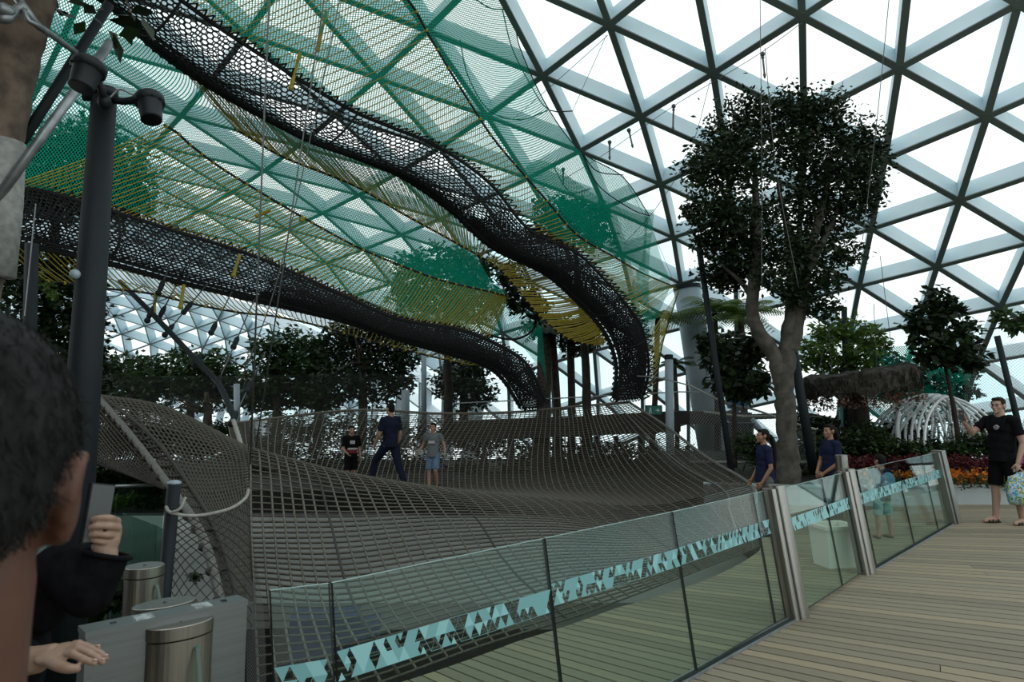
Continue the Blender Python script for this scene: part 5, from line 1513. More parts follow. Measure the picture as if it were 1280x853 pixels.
for k, (x, y, rx, ry, nm) in enumerate(((110, 765, 30, 18, 'behind the gate cabinet top'), (140, 735, 30, 14, 'under the raised sleeve'), (95, 800, 20, 30, 'left of the gate cabinet'), (60, 770, 26, 22, 'behind the jacket'), (88, 845, 16, 20, 'under the lowered hand'))):
    bl = px_blobs([(x, y, rx, ry, 0)], 4.9, .9); tree('shrub', 'dark leafy plant in the pit ' + nm, 'shrub', bl, 170, 0.10, L_dark if k % 2 else L_mid, seed=260 + k, base=bl[0][0], aspect=0.6, group='pit plants')
bl = px_blobs([(243, 722, 7, 5, 0)], 8.0, .9); tree('weed_tuft', 'tiny green tuft on the concrete seen through the chain link', 'plant', bl, 70, 0.06, L_mid, seed=270, base=bl[0][0])

# ------------------------------------------------------------------ tree at the upper left edge, with props
Yt = 4.4
tk = [([W(-60, 560, Yt), W(-40, 330, Yt), W(-8, 150, Yt), W(20, 40, Yt), W(52, -70, Yt), W(80, -250, Yt)], [0.21, 0.19, 0.185, 0.175, 0.16, 0.13])]
rg = np.random.default_rng(8)
t = empty('propped_tree', W(-60, 700, Yt), 'brown leaning trunk at the upper left edge with big leaves overhead', 'tree')
mb = MB()
for pts, rads in tk:
    c_ = catmull(np.array(pts), 40); r_ = np.interp(np.linspace(0, 1, 40), np.linspace(0, 1, len(rads)), rads) * (1 + rg.normal(size=40) * .03)
    mb.tube(c_, r_, 20)
mb.tube(WP([(52, -70, Yt), (100, -60, 4.4), (130, 0, 4.4)]), [.02, .012, .006], 8); mb.tube(WP([(70, -120, Yt), (140, -40, 4.4), (170, 30, 4.4)]), [.02, .010, .004], 8)
mb.build('trunk', M_bark_light, t, True)
P = [W(x + rg.normal() * 7, y + rg.normal() * 7, 4.4 + rg.uniform(-.2, .2)) for x, y in [(75, 8), (85, 20), (98, 5), (105, 15), (115, 35), (120, 8), (132, 20), (140, 30), (150, 18), (158, 30), (170, 38), (145, 5), (165, 15), (90, -5), (60, -8), (110, -8), (135, -10), (125, 30), (150, 40), (178, 42)]]
P += [W(rg.uniform(-200, 330), rg.uniform(-520, -40), rg.uniform(3.6, 5.6)) for _ in range(1500)]
V, Fq, tone = leaves(np.array(P), 0.17, rg, 0.5, 0.62)
mesh_obj('leaves', V, Fq, L_dark, t, attr=tone)
mb = MB(); c_ = WP([(2, 178, Yt), (-2, 250, Yt), (-12, 345, Yt)]); mb.tube(c_, [.138, .14, .142], 16); mb.build('pale_wrap', mat('pale_trunk_wrap', (0.30, 0.31, 0.29), .9, 0, .2, 20), t, True)
for k, (a_, b_, r_, m_, lb) in enumerate((((137, 5, 4.75), (-30, 268, 4.45), 0.034, M_dark_steel, 'darker of the two diagonal props beside the leaning trunk'), ((139, 52, 4.6), (-30, 285, 4.25), 0.031, M_galv, 'lighter galvanised diagonal prop beside the leaning trunk'))):
    m2_ = MB(); m2_.tube(WP([a_, b_]), r_, 14); tag(m2_.build('tree_prop', m_, None, True), lb, 'prop')
t = empty('clamp_arm', W(20, 12, 4.0), 'galvanised clamp arm hooked round the leaning trunk', 'clamp')
mb = MB(); mb.tube(curve(WP([(12, -14, 4.11), (28, 6, 4.02), (45, 30, 4.11), (62, 42, 4.26), (97, 67, 4.68)]), 20), [.026] * 8 + [.022] * 12, 10); mb.build('arm', M_galv, t, True)
mb = MB(); mb.tube(curve(WP([(-6, 20, 3.93), (8, 24, 3.93), (22, 12, 4.00), (32, 8, 4.02)]), 14), .030, 8); mb.tube(curve(WP([(30, 12, 4.00), (36, 26, 4.00), (48, 32, 4.06), (58, 40, 4.21)]), 12), .015, 8); mb.ell(W(6, 14, 3.93), (.056, .056, .047)); mb.build('hook', M_galv, t, True)
mb = MB(); mb.tube(WP([(45, 255, 5.0), (31, 395, 5.0)]), 0.004, 6)
tag(mb.build('thin_cable', M_galv), 'thin pale cable hanging left of the lamp pole', 'cable')
mb = MB(); mb.tube(WP([(40, 305, 7.5), (33, 620, 7.5)]), 0.07, 10)
tag(mb.build('dark_post', M_dark_steel, None, True), 'dark post behind the foreground head, left of the lamp pole', 'post')
# ------------------------------------------------------------------ people
M_skin = mat('skin', (0.30, 0.17, 0.115), 0.55, 0, 0.08, 30)
M_skin_fair = mat('fair_skin', (0.38, 0.235, 0.175), 0.55, 0, 0.06, 30)
M_skin_tan = mat('tan_skin', (0.26, 0.14, 0.085), 0.55, 0, 0.06, 30)
M_hair = mat('black_hair', (0.006, 0.0055, 0.0055), 0.75, 0, 0.3, 60, stretch=(8, 8, 1), spec=0.15)
M_hair_brown = mat('dark_brown_hair', (0.016, 0.010, 0.007), 0.75, 0, 0.3, 60, spec=0.15)
M_black_cloth = mat('black_cloth', (0.005, 0.005, 0.006), 0.9, 0, 0.2, 20, spec=0.1)
M_navy = mat('navy_cloth', (0.012, 0.016, 0.042), 0.85, 0, 0.15, 14, spec=0.1)
M_navy_dark = mat('dark_navy_cloth', (0.010, 0.013, 0.028), 0.88, 0, 0.15, 14, spec=0.1)
M_grey_trouser = mat('grey_trousers', (0.10, 0.105, 0.10), 0.9, 0, 0.12, 14, spec=0.1)
M_sandal = mat('dark_sandal', (0.02, 0.017, 0.013), 0.7)
M_denim = mat('blue_denim', (0.085, 0.15, 0.23), 0.9, 0, 0.12, 20)
M_teal_short = mat('pale_teal_cloth', (0.20, 0.36, 0.37), 0.9, 0, 0.1, 20)
M_greytee = mat('grey_cloth', (0.10, 0.115, 0.12), 0.9, 0, 0.15, 20)
M_white_print = mat('white_print', (0.36, 0.36, 0.36), 0.7)
M_eye = mat('dark_eye', (0.01, 0.008, 0.008), 0.2)
M_phone = mat('phone_black', (0.008, 0.009, 0.01), 0.25)
M_phone_grey = mat('phone_grey_face', (0.10, 0.11, 0.11), 0.2, 0.3)

def limb(mb, pts, rad, sides=14, m=0):
    pts = [np.asarray(p, float) for p in pts]
    c = catmull(np.array(pts), max(4, 4 * (len(pts) - 1) + 1)) if len(pts) > 2 else np.array(pts)
    r = np.interp(np.linspace(0, 1, len(c)), np.linspace(0, 1, len(rad)), rad)
    mb.tube(c, r, sides, m)
    mb.ell(c[0], r[0], seg=sides, rings=8, m=m); mb.ell(c[-1], r[-1], seg=sides, rings=8, m=m)

def melt(name, mb, mats, parent, voxel, smooth=6, factor=0.5):
    """Fuse overlapping closed shapes into one continuous skin and link it."""
    V = np.concatenate(mb.V)
    me = bpy.data.meshes.new(name)
    me.from_pydata([tuple(v) for v in V], [], mb.Fc); me.update()
    tmp = bpy.data.objects.new('tmp_' + name, me); COL.objects.link(tmp)
    r = tmp.modifiers.new('r', 'REMESH'); r.mode = 'VOXEL'; r.voxel_size = voxel; r.use_smooth_shade = True
    if smooth:
        s = tmp.modifiers.new('s', 'SMOOTH'); s.iterations = smooth; s.factor = factor
    dg = bpy.context.evaluated_depsgraph_get()
    out = bpy.data.meshes.new_from_object(tmp.evaluated_get(dg))
    bpy.data.objects.remove(tmp); bpy.data.meshes.remove(me)
    out.name = name
    out.materials.clear()
    for m in (mats if isinstance(mats, (list, tuple)) else [mats]): out.materials.append(m)
    out.polygons.foreach_set('use_smooth', np.ones(len(out.polygons), dtype=bool))
    o = bpy.data.objects.new(name, out); COL.objects.link(o)
    if parent is not None:
        o.parent = parent
    return o

def unit(v):
    v = np.asarray(v, float); return v / (np.linalg.norm(v) + 1e-12)

def hand(mb, wrist, d, n, thumb, k=1.0, curl=0.5, spread=0.25):
    """Palm, five fingers and a thumb. d: towards the fingers, n: out of the palm side, thumb: side of the thumb."""
    d = unit(d); t = unit(np.asarray(thumb) - d * np.dot(thumb, d)); n = unit(np.asarray(n) - d * np.dot(n, d) - t * np.dot(n, t))
    w = np.asarray(wrist, float)
    pal = w + d * 0.048 * k
    R = np.stack([t, d, n], 1)
    mb.ell(pal, (0.040 * k, 0.052 * k, 0.016 * k), R=R, seg=16, rings=10)
    lens = (0.070, 0.078, 0.073, 0.057); rad = (0.0085, 0.0088, 0.0083, 0.0072)
    for i in range(4):
        off = (0.029 - 0.0195 * i)
        p = w + d * (0.088 - 0.006 * abs(i - 1.2)) * k + t * off * k
        fd = unit(d + t * (off / 0.03) * spread * 0.5)
        pts = [p - fd * 0.03 * k, p]
        ang = 0.0; L = lens[i] * k
        for s, f in ((0.45, 0.7), (0.30, 1.0), (0.25, 0.8)):
            ang += curl * f
            p = p + (fd * math.cos(ang) + n * math.sin(ang)) * L * s
            pts.append(p)
        c = np.array(pts)
        mb.tube(c, np.array([1.05, 1.05, 0.98, 0.92, 0.80]) * rad[i] * k, 10); 
        for q, rr in zip(c, (1.05, 1.08, 1.02, 0.95, 0.80)): mb.ell(q, rad[i] * k * rr, seg=10, rings=6)
    p0 = w + d * 0.022 * k + t * 0.026 * k + n * 0.004 * k
    p1 = p0 + (t * 0.75 + d * 0.55 + n * 0.25) * 0.036 * k
    p2 = p1 + unit(d * 0.85 + t * 0.35 + n * (0.25 + curl * .4)) * 0.030 * k
    p3 = p2 + unit(d * 0.95 + t * 0.05 + n * (0.3 + curl * .4)) * 0.024 * k
    mb.tube([p0, p1, p2, p3], np.array([0.0135, 0.0115, 0.0098, 0.0080]) * k, 10)
    for q, rr in zip((p0, p1, p2, p3), (0.0135, 0.0118, 0.0102, 0.0080)): mb.ell(q, rr * k, seg=10, rings=6)

def head_shapes(mb, c, k, yaw=0.0, pitch=0.0, neck=None, nr=0.055):
    """Skull, jaw, brow, nose, lips and ears round head centre c, looking along +y turned by yaw."""
    cy, sy = math.cos(yaw), math.sin(yaw); cp, sp = math.cos(pitch), math.sin(pitch)
    R = np.array([[cy, -sy, 0], [sy, cy, 0], [0, 0, 1]]) @ np.array([[1, 0, 0], [0, cp, -sp], [0, sp, cp]])
    def P(x, y, z): return np.asarray(c) + R @ (np.array([x, y, z]) * k)
    def E(p, r): mb.ell(P(*p), np.array(r) * k, R=R, seg=18, rings=12)
    E((0, -0.012, 0.028), (0.076, 0.094, 0.090))
    E((0, 0.030, -0.020), (0.062, 0.064, 0.078))
    E((0, 0.048, -0.068), (0.042, 0.042, 0.036))
    E((0, 0.082, -0.095), (0.020, 0.016, 0.016))
    E((0.040, 0.058, -0.022), (0.026, 0.026, 0.024)); E((-0.040, 0.058, -0.022), (0.026, 0.026, 0.024))
    E((0, 0.082, 0.026), (0.052, 0.012, 0.011))
    mb.tube([P(0, 0.088, 0.016), P(0, 0.104, -0.014), P(0, 0.112, -0.030)], np.array([0.008, 0.011, 0.014]) * k, 10)
    E((0, 0.108, -0.032), (0.016, 0.012, 0.010)); E((0.012, 0.098, -0.034), (0.008, 0.010, 0.008)); E((-0.012, 0.098, -0.034), (0.008, 0.010, 0.008))
    E((0, 0.092, -0.058), (0.023, 0.010, 0.006)); E((0, 0.090, -0.068), (0.020, 0.010, 0.007))
    for s in (-1, 1):
        E((s * 0.079, -0.008, -0.006), (0.011, 0.021, 0.034)); E((s * 0.082, -0.014, 0.010), (0.008, 0.018, 0.018)); E((s * 0.077, 0.0, -0.032), (0.009, 0.010, 0.012))
    if neck is not None:
        limb(mb, [P(0, -0.010, -0.055), neck], [nr * k, nr * 1.08 * k])
    return P, R

def eyes(P, R, k, par):
    mb = MB()
    for s in (-1, 1):
        mb.ell(P(s * 0.031, 0.086, 0.006), np.array((0.012, 0.007, 0.0055)) * k, R=R, seg=10, rings=6)
        mb.ell(P(s * 0.032, 0.094, 0.026), np.array((0.020, 0.005, 0.004)) * k, R=R, seg=10, rings=6)
    o = mb.build('eyes', M_eye, None, True); o.parent = par
    mb = MB(); mb.ell(P(0, 0.1005, -0.062), np.array((0.020, 0.004, 0.0045)) * k, R=R, seg=10, rings=6)
    o = mb.build('lips', mat('lips', (0.24, 0.09, 0.075), .5) if 'lips' not in bpy.data.materials else bpy.data.materials['lips'], None, True); o.parent = par

def hair_short(P, R, k, full=1.0):
    mb = MB()
    def E(p, r): mb.ell(P(*p), np.array(r) * k, R=R, seg=18, rings=12)
    E((0, -0.024, 0.046), (0.081, 0.092, 0.080 * full)); E((0, 0.040, 0.090), (0.062, 0.045, 0.028 * full)); E((0, -0.050, 0.0), (0.072, 0.062, 0.075))
    E((0.068, 0.004, 0.042), (0.014, 0.040, 0.034)); E((-0.068, 0.004, 0.042), (0.014, 0.040, 0.034))
    return mb

def person(label, loc, rot, h, J, skin, top_m, bot_m, shoe_m, shorts=False, hair='short', hair_m=None, sleeve=0.55, female=False, hem=None, yaw=0.0, pitch=0.0, sandals=False, hands=None, vox=0.0075, tuck=False, collar=False, belly=0.0):
    """J: joints in a 1.75 m figure facing +y (x is its own right)."""
    k = h / 1.75
    t = bpy.data.objects.new('person', None); COL.objects.link(t)
    t.location = tuple(loc); t.rotation_euler = (0, 0, rot)
    tag(t, label, 'person')
    sw = 0.165 if female else 0.19
    D = dict(head=(0, 0.02, 1.635), neck=(0, 0.0, 1.47), chest=(0, 0.0, 1.28), waist=(0, 0.0, 1.06), pelvis=(0, 0.0, 0.94),
             sh_l=(-sw, 0, 1.41), sh_r=(sw, 0, 1.41), el_l=(-sw - .05, -.02, 1.12), el_r=(sw + .05, -.02, 1.12), wr_l=(-sw - .05, .08, .88), wr_r=(sw + .05, .08, .88),
             hip_l=(-.09, 0, .90), hip_r=(.09, 0, .90), kn_l=(-.10, .02, .49), kn_r=(.10, .02, .49), an_l=(-.10, -.02, .085), an_r=(.10, -.02, .085), ft_l=(-.12, .15, .03), ft_r=(.12, .15, .03))
    D.update(J)
    D = {a: np.array(b) * k for a, b in D.items()}
    mb = MB()
    hs = 1.0 if h > 1.4 else 1.0 + (1.4 - h) * 0.55
    P, R = head_shapes(mb, D['head'], k * hs, yaw, pitch, D['neck'], 0.05 if female else 0.058)
    tw = 0.86 if female else 1.0
    mb.ell(D['chest'] + (0, 0, .04 * k), np.array((.165 * tw, .11, .17)) * k, seg=20, rings=12)
    mb.ell(D['waist'], np.array((.140 * tw, .10 + belly * .5, .15)) * k, seg=20, rings=12)
    mb.ell(D['pelvis'], np.array((.155, .108, .12)) * k, seg=20, rings=12)
    limb(mb, [D['neck'] + (0, 0, -.02 * k), D['sh_l'] + (.03 * k, 0, .01 * k)], [.06 * k, .055 * k]); limb(mb, [D['neck'] + (0, 0, -.02 * k), D['sh_r'] + (-.03 * k, 0, .01 * k)], [.06 * k, .055 * k])
    fa = 0.88 if female else 1.0
    for s in 'lr':
        sh, el, wr = D['sh_' + s], D['el_' + s], D['wr_' + s]
        limb(mb, [sh, (sh + el) / 2, el], np.array([.056, .048, .040]) * k * fa); limb(mb, [el, el * .6 + wr * .4, wr], np.array([.041, .038, .027]) * k * fa)
        d = unit(wr - el); side = -1 if s == 'l' else 1
        n = np.array([-side * 1.0, 0.0, 0.0]); th = np.array([0, 1.0, 0.2]); cu = 0.45
        if hands and s in hands:
            hd = hands[s]; d = unit(hd.get('d', d)); n = np.array(hd.get('n', n)); th = np.array(hd.get('th', th)); cu = hd.get('curl', cu)
        hand(mb, wr, d, n, th, k * (0.95 if female else 1.02), cu)
        hip, kn, an, ft = D['hip_' + s], D['kn_' + s], D['an_' + s], D['ft_' + s]
        limb(mb, [hip, (hip + kn) / 2, kn], np.array([.088, .075, .054]) * k); limb(mb, [kn, kn * .65 + an * .35 + (0, -.015 * k, 0), an], np.array([.053, .055, .036]) * k)
        limb(mb, [an + (0, -.03 * k, -.035 * k), (an + ft) / 2 + (0, 0, -.01 * k), ft], np.array([.036, .036, .026]) * k)
    melt('body', mb, skin, t, vox, 5)
    eyes(P, R, k * hs, t)
    # top
    mb = MB(); g = 0.014 * k
    mb.ell(D['chest'] + (0, 0, .035 * k), np.array((.175 * tw, .118 + belly * .3, .165)) * k + g, seg=22, rings=14)
    mb.ell(D['waist'], np.array((.155 * tw, .112 + belly, .16)) * k + g, seg=22, rings=14)
    mb.tube([D['chest'] + (0, 0, .06 * k), D['waist']], np.array([.172 * tw, .160]) * k * 0.985, 24) if False else None
    mb.ell((D['chest'] + D['waist']) / 2, np.array((.163 * tw, .116 + belly * .6, .17)) * k + g, seg=22, rings=14)
    hemz = (hem if hem is not None else 0.86) * k
    pv = D['pelvis'].copy()
    mb.tube([D['waist'] + (0, 0, .06 * k), (D['waist'] + pv) / 2, np.array([pv[0], pv[1], hemz])], np.array([.145, .155, .168]) * k, 24)
    mb2 = MB()
    for s in 'lr':
        sh, el, wr = D['sh_' + s], D['el_' + s], D['wr_' + s]
        limb(mb, [D['neck'] + (0, 0, -.028 * k), sh + (0, 0, .004 * k)], [.070 * k, .070 * k])
        if sleeve <= 1.0:
            e = sh + (el - sh) * sleeve; mb.tube([sh, (sh + e) / 2, e], np.array([.068, .066, .066]) * k * fa, 16); mb.ell(sh, .068 * k * fa)
        else:
            mb.tube([sh, (sh + el) / 2, el], np.array([.068, .060, .054]) * k * fa, 16); mb.ell(sh, .068 * k * fa); mb.ell(el, .054 * k * fa)
            e = el + (wr - el) * (sleeve - 1); mb.tube([el, e], np.array([.054, .042]) * k * fa, 16)
    melt('shirt', mb, top_m, t, vox * 1.1, 3)
    if collar:
        mb = MB(); nn = D['neck']
        a = np.linspace(0, 2 * np.pi, 22)
        mb.tube([nn + np.array([math.sin(q) * .062, math.cos(q) * .062, -.012 + .012 * (1 - math.cos(q)) - .012]) * k for q in a], .016 * k, 8)
        melt('collar', mb, top_m, t, vox, 2)
    # bottoms
    mb = MB()
    mb.ell(D['pelvis'] + (0, 0, -.01 * k), np.array((.168, .122 + belly * .5, .13)) * k + g * .3, seg=22, rings=14)
    for s in 'lr':
        hip, kn, an = D['hip_' + s], D['kn_' + s], D['an_' + s]
        if shorts:
            e = hip + (kn - hip) * 0.92
            mb.tube([hip + (0, 0, .02 * k), (hip + e) / 2, e], np.array([.104, .098, .094]) * k, 18)
        else:
            e = kn + (an - kn) * 0.97
            mb.tube([hip + (0, 0, .02 * k), (hip + kn) / 2, kn], np.array([.104, .090, .072]) * k, 18); mb.ell(kn, .072 * k, seg=16, rings=10)
            mb.tube([kn, (kn + e) / 2, e], np.array([.072, .068, .060]) * k, 18)
    melt('shorts' if shorts else 'trousers', mb, bot_m, t, vox * 1.1, 3)
    # shoes
    for s in 'lr':
        an, ft = D['an_' + s], D['ft_' + s]
        fd = unit((ft - an) * (1, 1, 0)); 
        mb = MB()
        c = an + fd * .045 * k; z = min(an[2], ft[2] + .05 * k)
        R2 = np.stack([np.array([-fd[1], fd[0], 0]), fd, unit(np.array([0, 0, 1.0]))], 1)
        dz = (ft[2] - an[2] + .055 * k)
        if sandals:
            mb.ell(c + (0, 0, -.075 * k), np.array((.047, .135, .018)) * k, R=R2, seg=18, rings=8)
            for q in (.085, .03, -.06):
                cc = an + fd * (.045 + q) * k + np.array([0, 0, -.045 * k])
                a = np.linspace(-.2, math.pi + .2, 12)
                mb.tube([cc + R2[:, 0] * math.cos(x) * .042 * k + np.array([0, 0, 1]) * math.sin(x) * (.040 if q < .05 else .03) * k - (0, 0, .02 * k) for x in a], .010 * k, 8)
        else:
            mb.ell(c + (0, 0, -.045 * k), np.array((.048, .132, .042)) * k, R=R2, seg=18, rings=10); mb.tube([an + (0, 0, .02 * k), an + (0, 0, -.06 * k)], .048 * k, 14)
        melt('sandal' if sandals else 'shoe', mb, shoe_m, t, vox, 1)
    # hair
    hm = hair_m or M_hair
    mb = hair_short(P, R, k * hs)
    if hair == 'pony':
        q = k * hs
        mb.ell(P(0, -.098, .02), np.array((.03, .03, .03)) * q)
        limb(mb, [P(0, -.10, .02), P(0, -.15, -.03), P(.01, -.185, -.16), P(.015, -.195, -.34), P(.02, -.19, -.50), P(.02, -.18, -.60)], np.array([.028, .040, .042, .040, .032, .012]) * q)
    if hair == 'bun':
        q = k * hs
        mb.ell(P(.0, -.120, -.005), np.array((.07, .062, .07)) * q); limb(mb, [P(.0, -.12, 0), P(.0, -.155, -.09), P(.0, -.15, -.19)], np.array([.055, .062, .025]) * q)
    melt('hair', mb, hm, t, vox, 2)
    return t, D, P, R, k

def world_of(t, p):
    c, s = math.cos(t.rotation_euler[2]), math.sin(t.rotation_euler[2])
    return np.array([t.location[0] + p[0] * c - p[1] * s, t.location[1] + p[0] * s + p[1] * c, t.location[2] + p[2]])
def local_of(t, p):
    c, s = math.cos(t.rotation_euler[2]), math.sin(t.rotation_euler[2])
    q = np.asarray(p) - np.array(t.location)
    return np.array([q[0] * c + q[1] * s, -q[0] * s + q[1] * c, q[2]])
def facing(dx, dy): return math.atan2(dy, dx) - math.pi / 2

# man in black with phone and carrier bag
mloc = G(1259, 655, 0)
t, D, P, R, k = person('man in black t-shirt and shorts raising a phone and holding a bright plastic bag', mloc, facing(-1, -0.28), 1.80,
    dict(sh_r=(.20, .02, 1.42), el_r=(.27, .22, 1.24), wr_r=(.20, .43, 1.40), sh_l=(-.20, 0, 1.42), el_l=(-.25, -.06, 1.12), wr_l=(-.24, .04, .86), head=(0, .03, 1.635),
         kn_l=(-.12, -.04, .49), an_l=(-.12, -.12, .085), ft_l=(-.15, .05, .03), kn_r=(.11, .04, .49), an_r=(.12, .06, .085), ft_r=(.14, .23, .03)),
    M_skin_fair, M_black_cloth, M_black_cloth, M_sandal, shorts=True, hair_m=M_hair_brown, sleeve=0.62, sandals=True, yaw=0.2, belly=0.03,
    hands={'r': dict(d=(0.0, .15, 1), n=(-.3, 1, 0), th=(-1, 0, .2), curl=.6), 'l': dict(d=(0, .05, -1), n=(.8, .0, .0), th=(0, 1, 0), curl=.9)})
mb = MB()
for s in (-1, 1):
    a = np.linspace(0, 2 * np.pi, 16)
    mb.tube([P(s * .032 + math.cos(q) * .024, .106, .004 + math.sin(q) * .017) for q in a], .002, 6)
    mb.tube([P(s * .056, .104, .008), P(s * .078, .04, .012), P(s * .080, 0, .008)], .002, 6)
mb.tube([P(-.009, .107, .006), P(.009, .107, .006)], .002, 6)
o = mb.build('glasses', M_eye, None, True); o.parent = t
mb = MB(); rg = np.random.default_rng(4)
N = 26; c = np.array([-.045, .150, 1.335]) * k
pts = [c + np.array([math.cos(2 * math.pi * q / N) * .034 * (1 + .18 * math.sin(5 * 2 * math.pi * q / N)), 0.006, math.sin(2 * math.pi * q / N) * .031 * (1 + .15 * math.cos(4 * 2 * math.pi * q / N))]) for q in range(N)]
mb.add(pts + [p + (0, -.03, 0) for p in pts], [tuple(range(N)), tuple(range(N, 2 * N))[::-1]] + [(i, N + i, N + (i + 1) % N, (i + 1) % N) for i in range(N)], 0)
for (x, z, r) in ((-.012, .008, .010), (.014, .010, .008), (.0, -.016, .012)):
    mb.ell(c + (x, .008, z), (r, .003, r * .7), m=1)
o = mb.build('shirt_emblem', [M_white_print, M_black_cloth]); o.parent = t
mb = MB(); limb(mb, [np.array([-.10, .12, 1.30]) * k, np.array([-.12, .07, 1.46]) * k, np.array([-.13, -.06, 1.47]) * k, np.array([-.12, -.15, 1.30]) * k], [.026, .03, .03, .03]); limb(mb, [np.array([.10, .12, 1.30]) * k, np.array([.12, .07, 1.46]) * k, np.array([.13, -.06, 1.47]) * k, np.array([.12, -.15, 1.30]) * k], [.026, .03, .03, .03])
mb.ell(np.array([0, -.21, 1.18]) * k, np.array((.14, .09, .24)) * k); 
o = melt('backpack', mb, M_black_cloth, None, .009, 3); tag(o, 'black backpack worn by the man in black', 'backpack'); o.location = t.location; o.rotation_euler = t.rotation_euler
wp = world_of(t, D['wr_r'] + np.array([-.01, .055, .10]) * k)
mb = MB(); ca = t.rotation_euler[2]
mb.box(wp, (.075, .009, .15), ca + .1); o = mb.build('phone', M_phone); tag(o, 'phone held up by the man in black', 'phone')
bm_ = bpy.data.materials.new('printed_bag'); bm_.use_nodes = True
nt = bm_.node_tree; b = nt.nodes['Principled BSDF']; b.inputs['Roughness'].default_value = .35
tc = nt.nodes.new('ShaderNodeTexCoord'); no = nt.nodes.new('ShaderNodeTexVoronoi'); no.inputs['Scale'].default_value = 30
n2 = nt.nodes.new('ShaderNodeTexNoise'); n2.inputs['Scale'].default_value = 11
cr = nt.nodes.new('ShaderNodeValToRGB'); cr.color_ramp.interpolation = 'CONSTANT'
for q, (pos, col) in enumerate(((0, (.55, .68, .72)), (.40, (.10, .38, .60)), (.50, (.65, .72, .72)), (.56, (.12, .34, .12)), (.62, (.70, .60, .12)), (.67, (.55, .10, .10)), (.71, (.6, .7, .74)))):
    e = cr.color_ramp.elements[q] if q < 2 else cr.color_ramp.elements.new(pos)
    e.position = pos; e.color = (*col, 1)
mxn = nt.nodes.new('ShaderNodeMixRGB'); mxn.inputs[0].default_value = .45
nt.links.new(tc.outputs['Object'], no.inputs['Vector']); nt.links.new(tc.outputs['Object'], n2.inputs['Vector'])
nt.links.new(n2.outputs['Fac'], mxn.inputs[1]); nt.links.new(no.outputs['Color'], mxn.inputs[2])
nt.links.new(mxn.outputs[0], cr.inputs['Fac']); nt.links.new(cr.outputs['Color'], b.inputs['Base Color'])
hp = world_of(t, D['wr_l'] + np.array([0.03, .02, -.13]) * k)
bt = empty('carrier_bag', hp - (0, 0, .5), 'bright printed plastic carrier bag hanging from the hand of the man in black', 'bag')
mb = MB(); V = []; rg = np.random.default_rng(2)
lv = [(0.0, .13, .02), (-.08, .18, .06), (-.25, .20, .09), (-.42, .19, .10), (-.46, .17, .06)]
N = 28
ang_b = ca + 0.55
for z, a_, b_ in lv:
    for q in range(N):
        x = 2 * math.pi * q / N; r_ = 1 + rg.normal() * .035
        X = math.copysign(abs(math.cos(x)) ** .6, math.cos(x)) * a_ * r_; Yv = math.copysign(abs(math.sin(x)) ** .8, math.sin(x)) * b_ * r_
        V.append(hp + np.array([X * math.cos(ang_b) - Yv * math.sin(ang_b) + .10, X * math.sin(ang_b) + Yv * math.cos(ang_b), z]))
Fc = [(i * N + q, i * N + (q + 1) % N, i * N + N + (q + 1) % N, i * N + N + q) for i in range(4) for q in range(N)] + [tuple(range(4 * N, 5 * N)), tuple(range(N))[::-1]]
mesh_obj('bag_body', V, Fc, bm_, bt, True)
mb = MB(); mb.tube(curve([hp + (-.02, 0, 0), hp + (-.01, 0, .06), hp + (.03, 0, .075), hp + (.08, 0, .04), hp + (.12, 0, 0)], 14), .010, 8); mb.build('handle', M_white_print, bt, True)

# staff women
sl = np.array([*G(957, 668, 0)[:2], 0.0]); sl = W(955, 560, 9.1) * (1, 1, 0)
person('staff woman in navy shirt with long black ponytail facing left at the net', sl, facing(-1, -0.05), 1.375,
    dict(el_r=(.20, .02, 1.12), wr_r=(.17, .16, .90), el_l=(-.22, -.01, 1.12), wr_l=(-.17, .13, .88)), M_skin_tan, M_navy, M_grey_trouser, M_black_cloth, hair='pony', sleeve=0.75, female=True, collar=True, hem=.88)
sl2 = np.array([*W(1040, 600, 9.55)[:2], 0.0])
person('smiling staff woman in navy shirt with clasped hands beside the inner post', sl2, facing(-1, -0.22), 1.425,
    dict(el_r=(.20, .06, 1.12), wr_r=(.07, .24, .93), el_l=(-.22, .02, 1.12), wr_l=(-.02, .22, .90)), M_skin_tan, M_navy, M_grey_trouser, M_black_cloth, hair='bun', sleeve=0.72, female=True, collar=True, hem=.86, yaw=.15,
    hands={'r': dict(d=(-.9, .1, -.4), n=(0, -1, 0), th=(0, 0, 1), curl=.5), 'l': dict(d=(.8, .3, -.3), n=(0, -1, 0), th=(0, 0, 1), curl=.5)})
# child behind the far glass
cl = G(1105, 673, 0)
t, D, P, R, k = person('small child in dark top and pale teal shorts behind the far glass', cl, facing(-0.25, 1), 1.04,
    dict(el_l=(-.30, .0, 1.15), wr_l=(-.34, .12, .98), el_r=(.30, .02, 1.18), wr_r=(.38, -.10, 1.08), hip_l=(-.10, 0, .84), hip_r=(.10, 0, .84), kn_l=(-.13, .02, .46), kn_r=(.15, .02, .46), an_l=(-.15, 0, .085), an_r=(.17, 0, .085), pelvis=(0, 0, .88)), M_skin, M_navy_dark, M_teal_short, M_sandal, shorts=True, sleeve=.6, sandals=True, vox=.006, hem=.80)
mb = MB(); mb.ell(np.array([.03, -.16, 1.22]) * k, np.array((.17, .09, .20)) * k); mb.ell(np.array([.03, -.22, 1.14]) * k, np.array((.12, .06, .10)) * k)
o = melt('backpack', mb, mat('blue_backpack_cloth', (.10, .24, .36), .8, 0, .15, 10), None, .006, 3); tag(o, 'blue backpack worn by the small child behind the far glass', 'backpack'); o.location = t.location; o.rotation_euler = t.rotation_euler

